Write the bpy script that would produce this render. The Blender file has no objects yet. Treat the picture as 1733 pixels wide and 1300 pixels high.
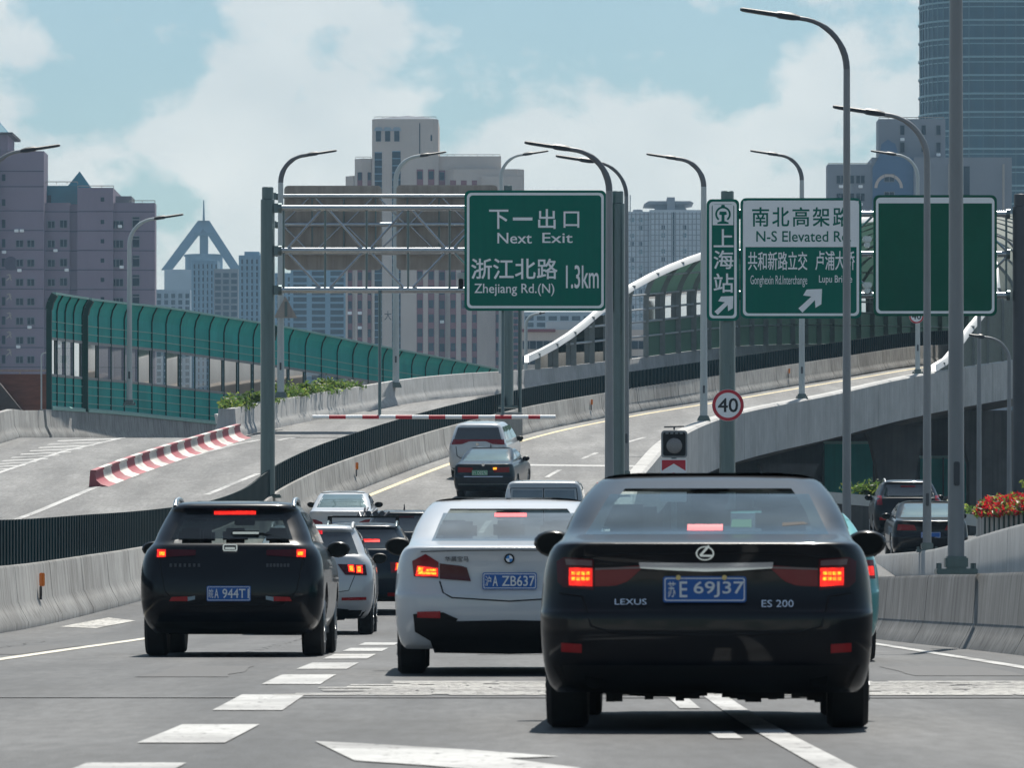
import bpy, bmesh, math, random
from mathutils import Vector, Matrix
R = math.radians
sc = bpy.context.scene
col = sc.collection
rng = random.Random(7)

# ------------------------------------------------------------------ camera, world, sun, exposure
F = 9600.0            # focal length in photo pixels (a 200 mm telephoto)
EYE = 0.76
HOR = 1003.0
cam_data = bpy.data.cameras.new('camera')
cam_data.sensor_width = 36.0
cam_data.lens = 36.0 * F / 1733.0
cam_data.shift_y = (HOR - 650.0) / 1733.0
cam_data.clip_start = 0.5
cam_data.clip_end = 20000.0
cam_data.dof.use_dof = True
cam_data.dof.focus_distance = 140.0
cam_data.dof.aperture_fstop = 17.0
cam = bpy.data.objects.new('camera', cam_data)
cam.location = (0, 0, EYE)
cam.rotation_euler = (R(90), 0, 0)
col.objects.link(cam)
sc.camera = cam

HAZE = 0.00013
SUN_EL, SUN_AZ = 57.0, 9.0        # ahead of the camera, a little to the right
w = bpy.data.worlds.new('World'); sc.world = w; w.use_nodes = True
nt = w.node_tree; N = nt.nodes; Lk = nt.links
for n in list(N): N.remove(n)
wo = N.new('ShaderNodeOutputWorld'); bg = N.new('ShaderNodeBackground')
sky = N.new('ShaderNodeTexSky'); sky.sky_type = 'NISHITA'; sky.sun_disc = False
sky.sun_elevation = R(SUN_EL); sky.sun_rotation = R(SUN_AZ)
sky.air_density = 1.0; sky.dust_density = 1.0; sky.ozone_density = 2.0
SKY_STRENGTH = 0.074
bg.inputs['Strength'].default_value = SKY_STRENGTH
tc = N.new('ShaderNodeTexCoord'); mp = N.new('ShaderNodeMapping')
mp.inputs['Scale'].default_value = (1.0, 1.0, 1.35); mp.inputs['Location'].default_value = (8.1, 3.3, 2.6)
Lk.new(tc.outputs['Generated'], mp.inputs['Vector'])
n1 = N.new('ShaderNodeTexNoise'); n1.inputs['Scale'].default_value = 25.0; n1.inputs['Detail'].default_value = 9.0
n1.inputs['Roughness'].default_value = 0.58; n1.inputs['Distortion'].default_value = 0.0
Lk.new(mp.outputs['Vector'], n1.inputs['Vector'])
sepz = N.new('ShaderNodeSeparateXYZ'); Lk.new(tc.outputs['Generated'], sepz.inputs[0])
# clouds gather towards the horizon
lowm = N.new('ShaderNodeValToRGB'); lr = lowm.color_ramp
lr.elements[0].position = 0.0; lr.elements[0].color = (.72,)*3+(1,)
lr.elements[1].position = 1.0; lr.elements[1].color = (.25,)*3+(1,)
for p_, v_ in ((0.03, .66), (0.055, .60), (0.075, .56), (0.10, .525), (0.16, .44), (0.35, .30)): q_ = lr.elements.new(p_); q_.color = (v_, v_, v_, 1)
Lk.new(sepz.outputs['Z'], lowm.inputs['Fac'])
lows = N.new('ShaderNodeMath'); lows.operation = 'SUBTRACT'; lows.inputs[1].default_value = 0.5
Lk.new(lowm.outputs['Color'], lows.inputs[0])
addm = N.new('ShaderNodeMath'); addm.operation = 'ADD'
back = N.new('ShaderNodeMapRange'); back.inputs['From Min'].default_value = -1; back.inputs['From Max'].default_value = 0.8
back.inputs['To Min'].default_value = -0.14; back.inputs['To Max'].default_value = 0.0      # fewer clouds behind
Lk.new(sepz.outputs['Y'], back.inputs['Value'])
lob = N.new('ShaderNodeMath'); lob.operation = 'ADD'; Lk.new(lows.outputs[0], lob.inputs[0]); Lk.new(back.outputs['Result'], lob.inputs[1])
Lk.new(n1.outputs['Fac'], addm.inputs[0]); Lk.new(lob.outputs[0], addm.inputs[1])
cr = N.new('ShaderNodeValToRGB')
cr.color_ramp.elements[0].position = 0.495; cr.color_ramp.elements[0].color = (.16, .16, .16, 1)
cr.color_ramp.elements[1].position = 0.565; cr.color_ramp.elements[1].color = (1, 1, 1, 1)
Lk.new(addm.outputs[0], cr.inputs['Fac'])
n2 = N.new('ShaderNodeTexNoise'); n2.inputs['Scale'].default_value = 34.0; n2.inputs['Detail'].default_value = 6.0
Lk.new(mp.outputs['Vector'], n2.inputs['Vector'])
cshade = N.new('ShaderNodeMix'); cshade.data_type = 'RGBA'
CLOUD_A, CLOUD_B = (6.6, 7.0, 7.0, 1), (11.4, 11.0, 10.2, 1)
cshade.inputs[6].default_value = CLOUD_A; cshade.inputs[7].default_value = CLOUD_B
Lk.new(n2.outputs['Fac'], cshade.inputs[0])
tint = N.new('ShaderNodeMix'); tint.data_type = 'RGBA'; tint.blend_type = 'MULTIPLY'; tint.inputs[0].default_value = 1.0
tint.inputs[7].default_value = (0.64, 0.83, 0.85, 1)
Lk.new(sky.outputs['Color'], tint.inputs[6])
mixc = N.new('ShaderNodeMix'); mixc.data_type = 'RGBA'
cfac = N.new('ShaderNodeMath'); cfac.operation = 'MULTIPLY'; cfac.inputs[1].default_value = 0.8
Lk.new(cr.outputs['Color'], cfac.inputs[0])
Lk.new(cfac.outputs[0], mixc.inputs[0]); Lk.new(tint.outputs[2], mixc.inputs[6]); Lk.new(cshade.outputs[2], mixc.inputs[7])
Lk.new(mixc.outputs[2], bg.inputs['Color']); Lk.new(bg.outputs[0], wo.inputs['Surface'])

sun_data = bpy.data.lights.new('sun', 'SUN'); sun_data.energy = 5.0; sun_data.angle = R(0.55); sun_data.color = (1.0, 0.95, 0.87)
sun = bpy.data.objects.new('sun', sun_data); col.objects.link(sun)
sdir = Vector((math.sin(R(SUN_AZ)) * math.cos(R(SUN_EL)), math.cos(R(SUN_AZ)) * math.cos(R(SUN_EL)), math.sin(R(SUN_EL))))
sun.rotation_euler = sdir.to_track_quat('Z', 'Y').to_euler(); sun.location = (0, 0, 60)
sc.view_settings.view_transform = 'Standard'; sc.view_settings.look = 'None'
sc.view_settings.exposure = 0.45; sc.view_settings.gamma = 1.0
sc.cycles.use_denoising = True
sc.cycles.max_bounces = 6; sc.cycles.transparent_max_bounces = 12; sc.cycles.volume_bounces = 0
sc.cycles.sample_clamp_indirect = 6.0
try: sc.cycles.use_preview_denoising = False
except Exception: pass

# ------------------------------------------------------------------ helpers
def tab(pts):
    """smooth monotone interpolation through (x, y) points"""
    xs = [p[0] for p in pts]; ys = [p[1] for p in pts]; n = len(xs)
    h = [xs[i+1]-xs[i] for i in range(n-1)]; dl = [(ys[i+1]-ys[i])/h[i] for i in range(n-1)]
    m = [dl[0]] + [0 if dl[i-1]*dl[i] <= 0 else 2*dl[i-1]*dl[i]/(dl[i-1]+dl[i]) for i in range(1, n-1)] + [dl[-1]]
    def f(x):
        if x <= xs[0]: return ys[0] + m[0]*(x-xs[0])
        if x >= xs[-1]: return ys[-1] + m[-1]*(x-xs[-1])
        i = 0
        while x > xs[i+1]: i += 1
        t = (x-xs[i])/h[i]
        return ((1+2*t)*(1-t)**2*ys[i] + t*(1-t)**2*h[i]*m[i] + t*t*(3-2*t)*ys[i+1] + t*t*(t-1)*h[i]*m[i+1])
    return f

def PX(px, d): return (px - 866.5) / F * d
def PZ(py, d): return EYE + (HOR - py) / F * d
def P(px, py, d): return Vector((PX(px, d), d, PZ(py, d)))
def frange(a, b, s):
    n = max(1, round((b-a)/s)); return [a + (b-a)*i/n for i in range(n+1)]

MATS = {}
def mat(name, c, rough=0.6, metal=0.0, var=0.0, scale=3.0, stretch=(1, 1, 1), bump=0.0, bscale=40.0, coat=0.0,
        emit=None, estr=0.0, spec=0.5, alpha=1.0, dirt=None, dirtamt=0.0, streak=0.0, rvar=0.0):
    if name in MATS: return MATS[name]
    m = bpy.data.materials.new(name); m.use_nodes = True; MATS[name] = m
    nt = m.node_tree; b = nt.nodes['Principled BSDF']; L = nt.links
    b.inputs['Base Color'].default_value = (*c, 1); b.inputs['Roughness'].default_value = rough
    b.inputs['Metallic'].default_value = metal; b.inputs['Specular IOR Level'].default_value = spec
    b.inputs['Coat Weight'].default_value = coat; b.inputs['Coat Roughness'].default_value = 0.04
    b.inputs['Alpha'].default_value = alpha
    if emit:
        b.inputs['Emission Color'].default_value = (*emit, 1); b.inputs['Emission Strength'].default_value = estr
    if var or bump or dirtamt or streak or rvar:
        t = nt.nodes.new('ShaderNodeTexCoord'); mp = nt.nodes.new('ShaderNodeMapping')
        mp.inputs['Scale'].default_value = stretch; L.new(t.outputs['Object'], mp.inputs['Vector'])
        last = None
        if var:
            n = nt.nodes.new('ShaderNodeTexNoise'); n.inputs['Scale'].default_value = scale; n.inputs['Detail'].default_value = 6
            n.inputs['Roughness'].default_value = 0.62
            L.new(mp.outputs['Vector'], n.inputs['Vector'])
            mr = nt.nodes.new('ShaderNodeMapRange'); mr.inputs['From Min'].default_value = 0.3; mr.inputs['From Max'].default_value = 0.7
            mr.inputs['To Min'].default_value = 1-var; mr.inputs['To Max'].default_value = 1+var
            L.new(n.outputs['Fac'], mr.inputs['Value'])
            hs = nt.nodes.new('ShaderNodeHueSaturation'); hs.inputs['Color'].default_value = (*c, 1)
            L.new(mr.outputs['Result'], hs.inputs['Value']); last = hs.outputs['Color']
            if rvar:
                m2 = nt.nodes.new('ShaderNodeMapRange'); m2.inputs['To Min'].default_value = rough-rvar; m2.inputs['To Max'].default_value = rough+rvar
                L.new(n.outputs['Fac'], m2.inputs['Value']); L.new(m2.outputs['Result'], b.inputs['Roughness'])
        for amt, sx, dc in ((dirtamt, (0.35, 0.35, 0.35), dirt), (streak, (5, 5, 0.18), dirt)):
            if not amt: continue
            mp2 = nt.nodes.new('ShaderNodeMapping'); mp2.inputs['Scale'].default_value = sx; L.new(t.outputs['Object'], mp2.inputs['Vector'])
            n = nt.nodes.new('ShaderNodeTexNoise'); n.inputs['Scale'].default_value = 1.6; n.inputs['Detail'].default_value = 7
            L.new(mp2.outputs['Vector'], n.inputs['Vector'])
            mr = nt.nodes.new('ShaderNodeMapRange'); mr.inputs['From Min'].default_value = 0.45; mr.inputs['From Max'].default_value = 0.68
            mr.inputs['To Max'].default_value = amt; L.new(n.outputs['Fac'], mr.inputs['Value'])
            mx = nt.nodes.new('ShaderNodeMix'); mx.data_type = 'RGBA'; mx.inputs[7].default_value = (*(dc or (0.1, 0.09, 0.08)), 1)
            L.new(mr.outputs['Result'], mx.inputs[0])
            if last: L.new(last, mx.inputs[6])
            else: mx.inputs[6].default_value = (*c, 1)
            last = mx.outputs[2]
        if last: L.new(last, b.inputs['Base Color'])
        if bump:
            n = nt.nodes.new('ShaderNodeTexNoise'); n.inputs['Scale'].default_value = bscale; n.inputs['Detail'].default_value = 4
            L.new(mp.outputs['Vector'], n.inputs['Vector'])
            bp = nt.nodes.new('ShaderNodeBump'); bp.inputs['Strength'].default_value = bump; bp.inputs['Distance'].default_value = 0.02
            L.new(n.outputs['Fac'], bp.inputs['Height']); L.new(bp.outputs['Normal'], b.inputs['Normal'])
    return m

def glassy(name, tint=(0.9, 0.95, 0.95), trans=0.7, rough=0.03):
    """thin pane: part see-through, part mirror by angle"""
    if name in MATS: return MATS[name]
    m = bpy.data.materials.new(name); m.use_nodes = True; MATS[name] = m
    nt = m.node_tree; L = nt.links
    for n in list(nt.nodes): nt.nodes.remove(n)
    o = nt.nodes.new('ShaderNodeOutputMaterial'); mx = nt.nodes.new('ShaderNodeMixShader')
    tr = nt.nodes.new('ShaderNodeBsdfTransparent'); tr.inputs[0].default_value = (*[x*trans for x in tint], 1)
    gl = nt.nodes.new('ShaderNodeBsdfGlossy'); gl.inputs['Roughness'].default_value = rough
    fr = nt.nodes.new('ShaderNodeFresnel'); fr.inputs[0].default_value = 1.6
    L.new(fr.outputs[0], mx.inputs[0]); L.new(tr.outputs[0], mx.inputs[1]); L.new(gl.outputs[0], mx.inputs[2]); L.new(mx.outputs[0], o.inputs[0])
    return m

def tag(o, label=None, cat=None, group=None, kind=None):
    if label: o['label'] = label
    if cat: o['category'] = cat
    if group: o['group'] = group
    if kind: o['kind'] = kind
    return o

def empty(name, loc=(0, 0, 0), rot=(0, 0, 0), label=None, cat=None, group=None):
    o = bpy.data.objects.new(name, None); col.objects.link(o); o.location = loc; o.rotation_euler = rot
    o.empty_display_size = 0.2
    return tag(o, label, cat, group)

class MB:
    def __init__(s): s.v = []; s.f = []; s.m = []
    def add(s, vs, fs, mi=0):
        b = len(s.v); s.v += [tuple(p) for p in vs]
        for f in fs: s.f.append(tuple(b+i for i in f)); s.m.append(mi)
        return s
    def box(s, x0, x1, y0, y1, z0, z1, mi=0):
        return s.add([(x0,y0,z0),(x1,y0,z0),(x1,y1,z0),(x0,y1,z0),(x0,y0,z1),(x1,y0,z1),(x1,y1,z1),(x0,y1,z1)],
                     [(0,3,2,1),(4,5,6,7),(0,1,5,4),(1,2,6,5),(2,3,7,6),(3,0,4,7)], mi)
    def bbox(s, x0, x1, y0, y1, z0, z1, bv=0.02, mi=0):
        """box with its vertical-plane edges chamfered"""
        bm = bmesh.new(); bmesh.ops.create_cube(bm, size=1)
        for v in bm.verts: v.co = ((x0+x1)/2+v.co.x*(x1-x0), (y0+y1)/2+v.co.y*(y1-y0), (z0+z1)/2+v.co.z*(z1-z0))
        bmesh.ops.bevel(bm, geom=bm.edges[:], offset=bv, segments=2, affect='EDGES')
        bm.verts.index_update()
        s.add([v.co[:] for v in bm.verts], [[v.index for v in f.verts] for f in bm.faces], mi); bm.free(); return s
    def bar(s, a, b, w, h=None, mi=0):
        """rectangular bar from a to b"""
        a = Vector(a); b = Vector(b); h = h or w; t = (b-a).normalized()
        u = t.cross(Vector((0, 0, 1)))
        if u.length < 1e-4: u = Vector((1, 0, 0))
        u.normalize(); n = u.cross(t); q = []
        for p in (a, b):
            for i, j in ((-1,-1),(1,-1),(1,1),(-1,1)): q.append(p+u*(i*w/2)+n*(j*h/2))
        return s.add(q, [(0,1,2,3),(7,6,5,4),(0,4,5,1),(1,5,6,2),(2,6,7,3),(3,7,4,0)], mi)
    def tube(s, pts, r, n=10, mi=0, caps=True):
        pts = [Vector(p) for p in pts]; k = len(pts); rs = r if isinstance(r, (list, tuple)) else [r]*k
        rings = []; pu = None
        for i, p in enumerate(pts):
            t = (pts[min(i+1, k-1)]-pts[max(i-1, 0)]).normalized()
            if pu is None:
                u = t.cross(Vector((0, 0, 1)))
                if u.length < 1e-3: u = t.cross(Vector((0, 1, 0)))
            else: u = pu - t*pu.dot(t)
            u.normalize(); pu = u; v = t.cross(u)
            rings.append([p+(u*math.cos(2*math.pi*j/n)+v*math.sin(2*math.pi*j/n))*rs[i] for j in range(n)])
        return s.loft(rings, True, caps, mi)
    def loft(s, rings, closed=True, caps=False, mi=0):
        n = len(rings[0]); vs = [p for r in rings for p in r]; fs = []
        for i in range(len(rings)-1):
            for j in range(n if closed else n-1):
                a = i*n+j; b = i*n+(j+1) % n
                fs.append((a, b, b+n, a+n))
        if caps: fs.append(tuple(range(n-1, -1, -1))); fs.append(tuple(range(len(vs)-n, len(vs))))
        return s.add(vs, fs, mi)
    def lathe(s, prof, c, axis='z', n=24, mi=0):
        """prof = (radius, height along axis) list"""
        rings = []
        for r, h in prof:
            ring = []
            for j in range(n):
                a = 2*math.pi*j/n; ca, sa = math.cos(a)*r, math.sin(a)*r
                q = {'z': (ca, sa, h), 'x': (h, ca, sa), 'y': (sa, h, ca)}[axis]
                ring.append((c[0]+q[0], c[1]+q[1], c[2]+q[2]))
            rings.append(ring)
        return s.loft(rings, True, True, mi)
    def prism(s, poly, y0, y1, mi=0):
        """poly in (x, z), extruded along y"""
        n = len(poly); vs = [(x, y0, z) for x, z in poly]+[(x, y1, z) for x, z in poly]
        return s.add(vs, [tuple(range(n)), tuple(range(2*n-1, n-1, -1))]+[(i, i+n, (i+1) % n+n, (i+1) % n) for i in range(n)], mi)
    def xform(s, M):
        s.v = [tuple(M @ Vector(p)) for p in s.v]; return s
    def build(s, name, mats, parent=None, smooth=None, loc=None):
        me = bpy.data.meshes.new(name); me.from_pydata(s.v, [], s.f)
        for m in (mats if isinstance(mats, (list, tuple)) else [mats]): me.materials.append(m)
        me.polygons.foreach_set('material_index', s.m)
        bm = bmesh.new(); bm.from_mesh(me); bmesh.ops.recalc_face_normals(bm, faces=bm.faces); bm.to_mesh(me); bm.free()
        if smooth is not None:
            me.polygons.foreach_set('use_smooth', [True]*len(me.polygons)); me.set_sharp_from_angle(angle=R(smooth))
        o = bpy.data.objects.new(name, me); col.objects.link(o)
        if parent: o.parent = parent
        if loc: o.location = loc
        return o

def sweep(mb, path, profile, mi=0, caps=True):
    """path: list of (point, right-normal); profile: closed (offset, height) list"""
    rings = [[(p[0]+n[0]*o, p[1]+n[1]*o, p[2]+h) for o, h in profile] for p, n in path]
    return mb.loft(rings, True, caps, mi)

def path_of(fx, fz, ds):
    out = []
    for d in ds:
        t = Vector((fx(d+.5)-fx(d-.5), 1.0)).normalized()
        out.append((Vector((fx(d), d, fz(d))), Vector((t.y, -t.x, 0))))
    return out

def yaw_of(fx, d): return -math.atan(fx(d+.5)-fx(d-.5))

_txt = {}
def text_geo(s):
    """glyph outlines of a word, normalised to the unit box"""
    key = s
    if key in _txt: return _txt[key]
    cu = bpy.data.curves.new('lettering', 'FONT'); cu.body = s; cu.size = 1.0; cu.resolution_u = 3; cu.fill_mode = 'FRONT'
    o = bpy.data.objects.new('lettering', cu); col.objects.link(o)
    dg = bpy.context.evaluated_depsgraph_get(); ev = o.evaluated_get(dg)
    me = bpy.data.meshes.new_from_object(ev)
    vs = [v.co.copy() for v in me.vertices]; fs = [list(p.vertices) for p in me.polygons]
    bpy.data.objects.remove(o); bpy.data.curves.remove(cu); bpy.data.meshes.remove(me)
    x0 = min(v.x for v in vs); x1 = max(v.x for v in vs); y0 = min(v.y for v in vs); y1 = max(v.y for v in vs)
    vs = [((v.x-x0)/(x1-x0), (v.y-y0)/(y1-y0)) for v in vs]
    _txt[key] = (vs, fs); return _txt[key]

def put_text(mb, s, x0, x1, z0, z1, y, bold=0.0, mi=0, yf=None):
    vs0, fs0 = text_geo(s); vs, fs = [], []
    t = bold*.55; h = max(1e-6, abs(z1-z0)); sx = t*h/max(1e-6, abs(x1-x0)); lay = []
    for k, (ox, oz) in enumerate([(0, 0)]+([(sx, t), (-sx, t), (sx, -t), (-sx, -t)] if bold else [])):
        b0 = len(vs); vs += [(u+ox, v+oz) for u, v in vs0]; fs += [[b0+i for i in f] for f in fs0]; lay += [k*.0008]*len(vs0)
    q = []
    for (u, v), l_ in zip(vs, lay):
        x = x0+u*(x1-x0); z = z0+v*(z1-z0); q.append((x, (yf(x, z) if yf else y)-l_, z))
    return mb.add(q, fs, mi)

def rrect(x0, x1, z0, z1, r, n=5):
    p = []
    for cx, cz, a0 in ((x1-r, z1-r, 0), (x0+r, z1-r, 90), (x0+r, z0+r, 180), (x1-r, z0+r, 270)):
        for i in range(n+1):
            a = R(a0+90*i/n); p.append((cx+math.cos(a)*r, cz+math.sin(a)*r))
    return p

# ------------------------------------------------------------------ shared materials
def asphalt(name, lo, hi):
    m = bpy.data.materials.new(name); m.use_nodes = True; MATS[name] = m
    nt = m.node_tree; b = nt.nodes['Principled BSDF']; L = nt.links
    t = nt.nodes.new('ShaderNodeTexCoord')
    def noise(sc_, det, stretch):
        mp = nt.nodes.new('ShaderNodeMapping'); mp.inputs['Scale'].default_value = stretch; L.new(t.outputs['Object'], mp.inputs['Vector'])
        n = nt.nodes.new('ShaderNodeTexNoise'); n.inputs['Scale'].default_value = sc_; n.inputs['Detail'].default_value = det
        L.new(mp.outputs['Vector'], n.inputs['Vector']); return n
    fine = noise(55, 3, (1, 1, 1)); big = noise(0.9, 5, (1.0, 0.06, 1)); mid = noise(2.2, 5, (1, 0.35, 1)); grain = noise(11, 4, (1, 0.13, 1)); stain = noise(0.35, 4, (1, .5, 1))
    r1 = nt.nodes.new('ShaderNodeValToRGB'); r1.color_ramp.elements[0].position = 0.38; r1.color_ramp.elements[1].position = 0.64
    r1.color_ramp.elements[0].color = lo; r1.color_ramp.elements[1].color = hi
    L.new(big.outputs['Fac'], r1.inputs['Fac'])
    def mul(a, n, lo, hi):
        mr = nt.nodes.new('ShaderNodeMapRange'); mr.inputs['From Min'].default_value = 0.3; mr.inputs['From Max'].default_value = 0.7
        mr.inputs['To Min'].default_value = lo; mr.inputs['To Max'].default_value = hi; L.new(n.outputs['Fac'], mr.inputs['Value'])
        h = nt.nodes.new('ShaderNodeHueSaturation'); L.new(a, h.inputs['Color']); L.new(mr.outputs['Result'], h.inputs['Value']); return h.outputs['Color']
    c = mul(r1.outputs['Color'], mid, 0.86, 1.14); c = mul(c, fine, 0.72, 1.28); c = mul(c, grain, 0.76, 1.24); c = mul(c, stain, .84, 1.14)
    L.new(c, b.inputs['Base Color']); b.inputs['Roughness'].default_value = 0.66; b.inputs['Specular IOR Level'].default_value = 0.3
    bp = nt.nodes.new('ShaderNodeBump'); bp.inputs['Strength'].default_value = 0.55; bp.inputs['Distance'].default_value = 0.02
    L.new(fine.outputs['Fac'], bp.inputs['Height']); L.new(bp.outputs['Normal'], b.inputs['Normal'])
    return m
asphalt('asphalt', (0.034, 0.037, 0.041, 1), (0.082, 0.084, 0.086, 1)); asphalt('ramp_asphalt_glare', (0.085, 0.086, 0.086, 1), (0.155, 0.155, 0.152, 1))  # backlit glare put into the lighter ramp colour, lens vignette into the darker near one
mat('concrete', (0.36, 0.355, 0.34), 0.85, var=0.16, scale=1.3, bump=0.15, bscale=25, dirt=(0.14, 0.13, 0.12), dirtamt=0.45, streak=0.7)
mat('concrete_stained_shade', (0.20, 0.20, 0.195), 0.85, var=0.22, scale=1.3, bump=0.15, bscale=25, dirt=(0.06, 0.06, 0.06), dirtamt=0.5, streak=0.8)  # streaks are stains; the darker base puts the barrier's shade into the colour
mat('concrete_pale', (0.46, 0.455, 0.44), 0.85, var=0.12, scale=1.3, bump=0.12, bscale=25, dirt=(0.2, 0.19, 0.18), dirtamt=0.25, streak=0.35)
mat('concrete_shaded', (0.10, 0.098, 0.095), 0.9, var=0.25, scale=0.8, dirt=(0.04, 0.035, 0.03), dirtamt=0.5, streak=0.4)  # under-bridge concrete: base colour darkened to stand for the shade there
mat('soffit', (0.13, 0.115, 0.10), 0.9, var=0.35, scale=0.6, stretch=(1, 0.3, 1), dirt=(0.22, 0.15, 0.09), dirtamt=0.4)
mat('paint_white', (0.40, 0.40, 0.39), 0.65, var=0.22, scale=9, bump=0.3, bscale=50, dirt=(0.12, 0.12, 0.12), dirtamt=0.8)
def wear(name, lo, hi):
    m = MATS[name]; nt = m.node_tree; L = nt.links; b = nt.nodes['Principled BSDF']; t = nt.nodes.new('ShaderNodeTexCoord')
    mp = nt.nodes.new('ShaderNodeMapping'); mp.inputs['Scale'].default_value = (1, .3, 1); L.new(t.outputs['Object'], mp.inputs['Vector'])
    n = nt.nodes.new('ShaderNodeTexNoise'); n.inputs['Scale'].default_value = 13; n.inputs['Detail'].default_value = 8; n.inputs['Roughness'].default_value = .7; L.new(mp.outputs['Vector'], n.inputs['Vector'])
    r = nt.nodes.new('ShaderNodeMapRange'); r.inputs['From Min'].default_value = lo; r.inputs['From Max'].default_value = hi; L.new(n.outputs['Fac'], r.inputs['Value'])
    tr = nt.nodes.new('ShaderNodeBsdfTransparent'); mx = nt.nodes.new('ShaderNodeMixShader'); L.new(r.outputs['Result'], mx.inputs[0]); L.new(b.outputs[0], mx.inputs[1]); L.new(tr.outputs[0], mx.inputs[2]); L.new(mx.outputs[0], nt.nodes['Material Output'].inputs['Surface'])
wear('paint_white', .56, .74)
mat('paint_worn', (0.44, 0.43, 0.40), 0.7, var=0.3, scale=14, dirt=(0.16, 0.155, 0.15), dirtamt=0.8)
wear('paint_worn', .50, .74)
mat('paint_yellow', (0.68, 0.56, 0.30), 0.6, var=0.15, scale=4, dirt=(0.3, 0.27, 0.2), dirtamt=0.4)
mat('paint_cream', (0.62, 0.57, 0.46), 0.6, var=0.15, scale=4, dirt=(0.3, 0.28, 0.24), dirtamt=0.5)
mat('tar_patch', (0.05, 0.051, 0.053), 0.75, var=0.25, scale=12, bump=.3)
mat('tar', (0.035, 0.035, 0.037), 0.6, var=0.2, scale=8)
mat('slat_green', (0.001, 0.020, 0.025), 0.6, spec=.15, var=0.2, scale=3)
mat('galv', (0.115, 0.15, 0.155), 0.32, metal=0.85, var=0.14, scale=2, stretch=(6, 6, 0.5), rvar=0.12)
mat('galv_bright', (0.40, 0.43, 0.45), 0.27, metal=0.95, var=0.08, scale=3)
mat('pole_grey', (0.235, 0.245, 0.255), 0.45, metal=0.2, var=0.10, scale=1.5, stretch=(2, 2, 0.4), dirt=(0.22, 0.21, 0.2), dirtamt=0.25)
mat('pole_light', (0.46, 0.50, 0.50), 0.45, var=0.1, scale=1.5, stretch=(2, 2, .4))
mat('sign_film', (0.0, 0.105, 0.06), 0.45, spec=.15, var=.12, scale=1.2, bump=.5, bscale=2.2, dirt=(0.0, .075, .05), dirtamt=.5)
mat('pole_arm_shade', (0.13, 0.135, 0.145), 0.45, metal=0.2, var=0.1)  # lamp arms: same paint as the poles, darkened for their unlit undersides
mat('pole_dark', (0.06, 0.065, 0.075), 0.45, metal=0.3, var=0.1)
mat('lamp_dark', (0.022, 0.024, 0.028), 0.5, var=0.1)
mat('lamp_lens', (0.35, 0.36, 0.37), 0.3)
mat('sign_green', (0.0, 0.15, 0.105), 0.5, var=0.05, scale=1.2, spec=.12, dirt=(0.0, 0.1, 0.075), dirtamt=0.3, streak=0.2)
mat('sign_white', (0.86, 0.87, 0.88), 0.45, var=0.03, scale=2)
mat('sign_back', (0.34, 0.30, 0.265), 0.6, metal=0.1, var=0.12, scale=1.5, streak=0.3, dirt=(0.15, 0.13, 0.12))
mat('sign_red', (0.52, 0.012, 0.03), 0.45, var=0.05)
mat('sign_black', (0.01, 0.01, 0.012), 0.5)
mat('stripe_red', (0.33, 0.045, 0.06), 0.6, var=0.12, scale=4, dirt=(0.22, 0.12, 0.12), dirtamt=0.7)
mat('stripe_white', (0.66, 0.63, 0.58), 0.6, var=0.12, scale=4, dirt=(0.25, 0.24, 0.22), dirtamt=0.7)
def screeny(name, c, tr_=.5):
    m = mat(name, c, .55, spec=.2, var=.14, scale=.9, dirt=tuple(x*.45 for x in c), dirtamt=.35, streak=.3); nt = m.node_tree; L = nt.links; b = nt.nodes['Principled BSDF']
    t = nt.nodes.new('ShaderNodeBsdfTranslucent'); t.inputs[0].default_value = (*c, 1); mx = nt.nodes.new('ShaderNodeMixShader'); mx.inputs[0].default_value = tr_
    o = nt.nodes['Material Output']; L.new(b.outputs[0], mx.inputs[1]); L.new(t.outputs[0], mx.inputs[2]); L.new(mx.outputs[0], o.inputs['Surface'])
screeny('teal_panel', (0.05, 0.47, 0.43), .3); screeny('tunnel_green', (0.075, 0.145, 0.115), .4)
mat('teal_dark', (0.002, 0.045, 0.04), 0.5, var=0.1)
mat('teal_cap', (0.25, 0.45, 0.40), 0.5, var=0.1)
mat('white_trim', (0.42, 0.44, 0.45), 0.45, var=0.06, scale=0.8, dirt=(0.5, 0.5, 0.48), dirtamt=0.4)
mat('tunnel_rib', (0.20, 0.22, 0.215), 0.55, metal=0.2, var=0.12)
mat('tunnel_roof', (0.10, 0.12, 0.10), 0.7, var=0.15)
def leafy(name, c):
    m = mat(name, c, 0.5, var=0.4, scale=9); nt = m.node_tree; L = nt.links; b = nt.nodes['Principled BSDF']
    tr = nt.nodes.new('ShaderNodeBsdfTranslucent'); tr.inputs[0].default_value = (*[min(1, x*2.2) for x in c], 1); mx = nt.nodes.new('ShaderNodeMixShader'); mx.inputs[0].default_value = .5
    o = nt.nodes['Material Output']; L.new(b.outputs[0], mx.inputs[1]); L.new(tr.outputs[0], mx.inputs[2]); L.new(mx.outputs[0], o.inputs['Surface'])
leafy('leaf', (0.05, 0.09, 0.018)); leafy('leaf_light', (0.13, 0.165, 0.03)); leafy('petal', (0.26, 0.010, 0.014))
mat('soil', (0.05, 0.035, 0.025), 0.9, var=0.2)
mat('planter_white', (0.6, 0.6, 0.58), 0.6, var=0.1)
mat('orange_reflector', (0.75, 0.20, 0.02), 0.4)
mat('black_plastic', (0.007, 0.007, 0.008), 0.5, spec=.25)
mat('tyre', (0.013, 0.013, 0.014), 0.75, var=0.2, scale=12)
mat('rim', (0.30, 0.31, 0.32), 0.35, metal=0.85)
mat('chrome', (0.75, 0.77, 0.80), 0.12, metal=1.0)
mat('glass_dark', (0.010, 0.013, 0.016), 0.04, spec=1.0, coat=1.0)
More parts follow.
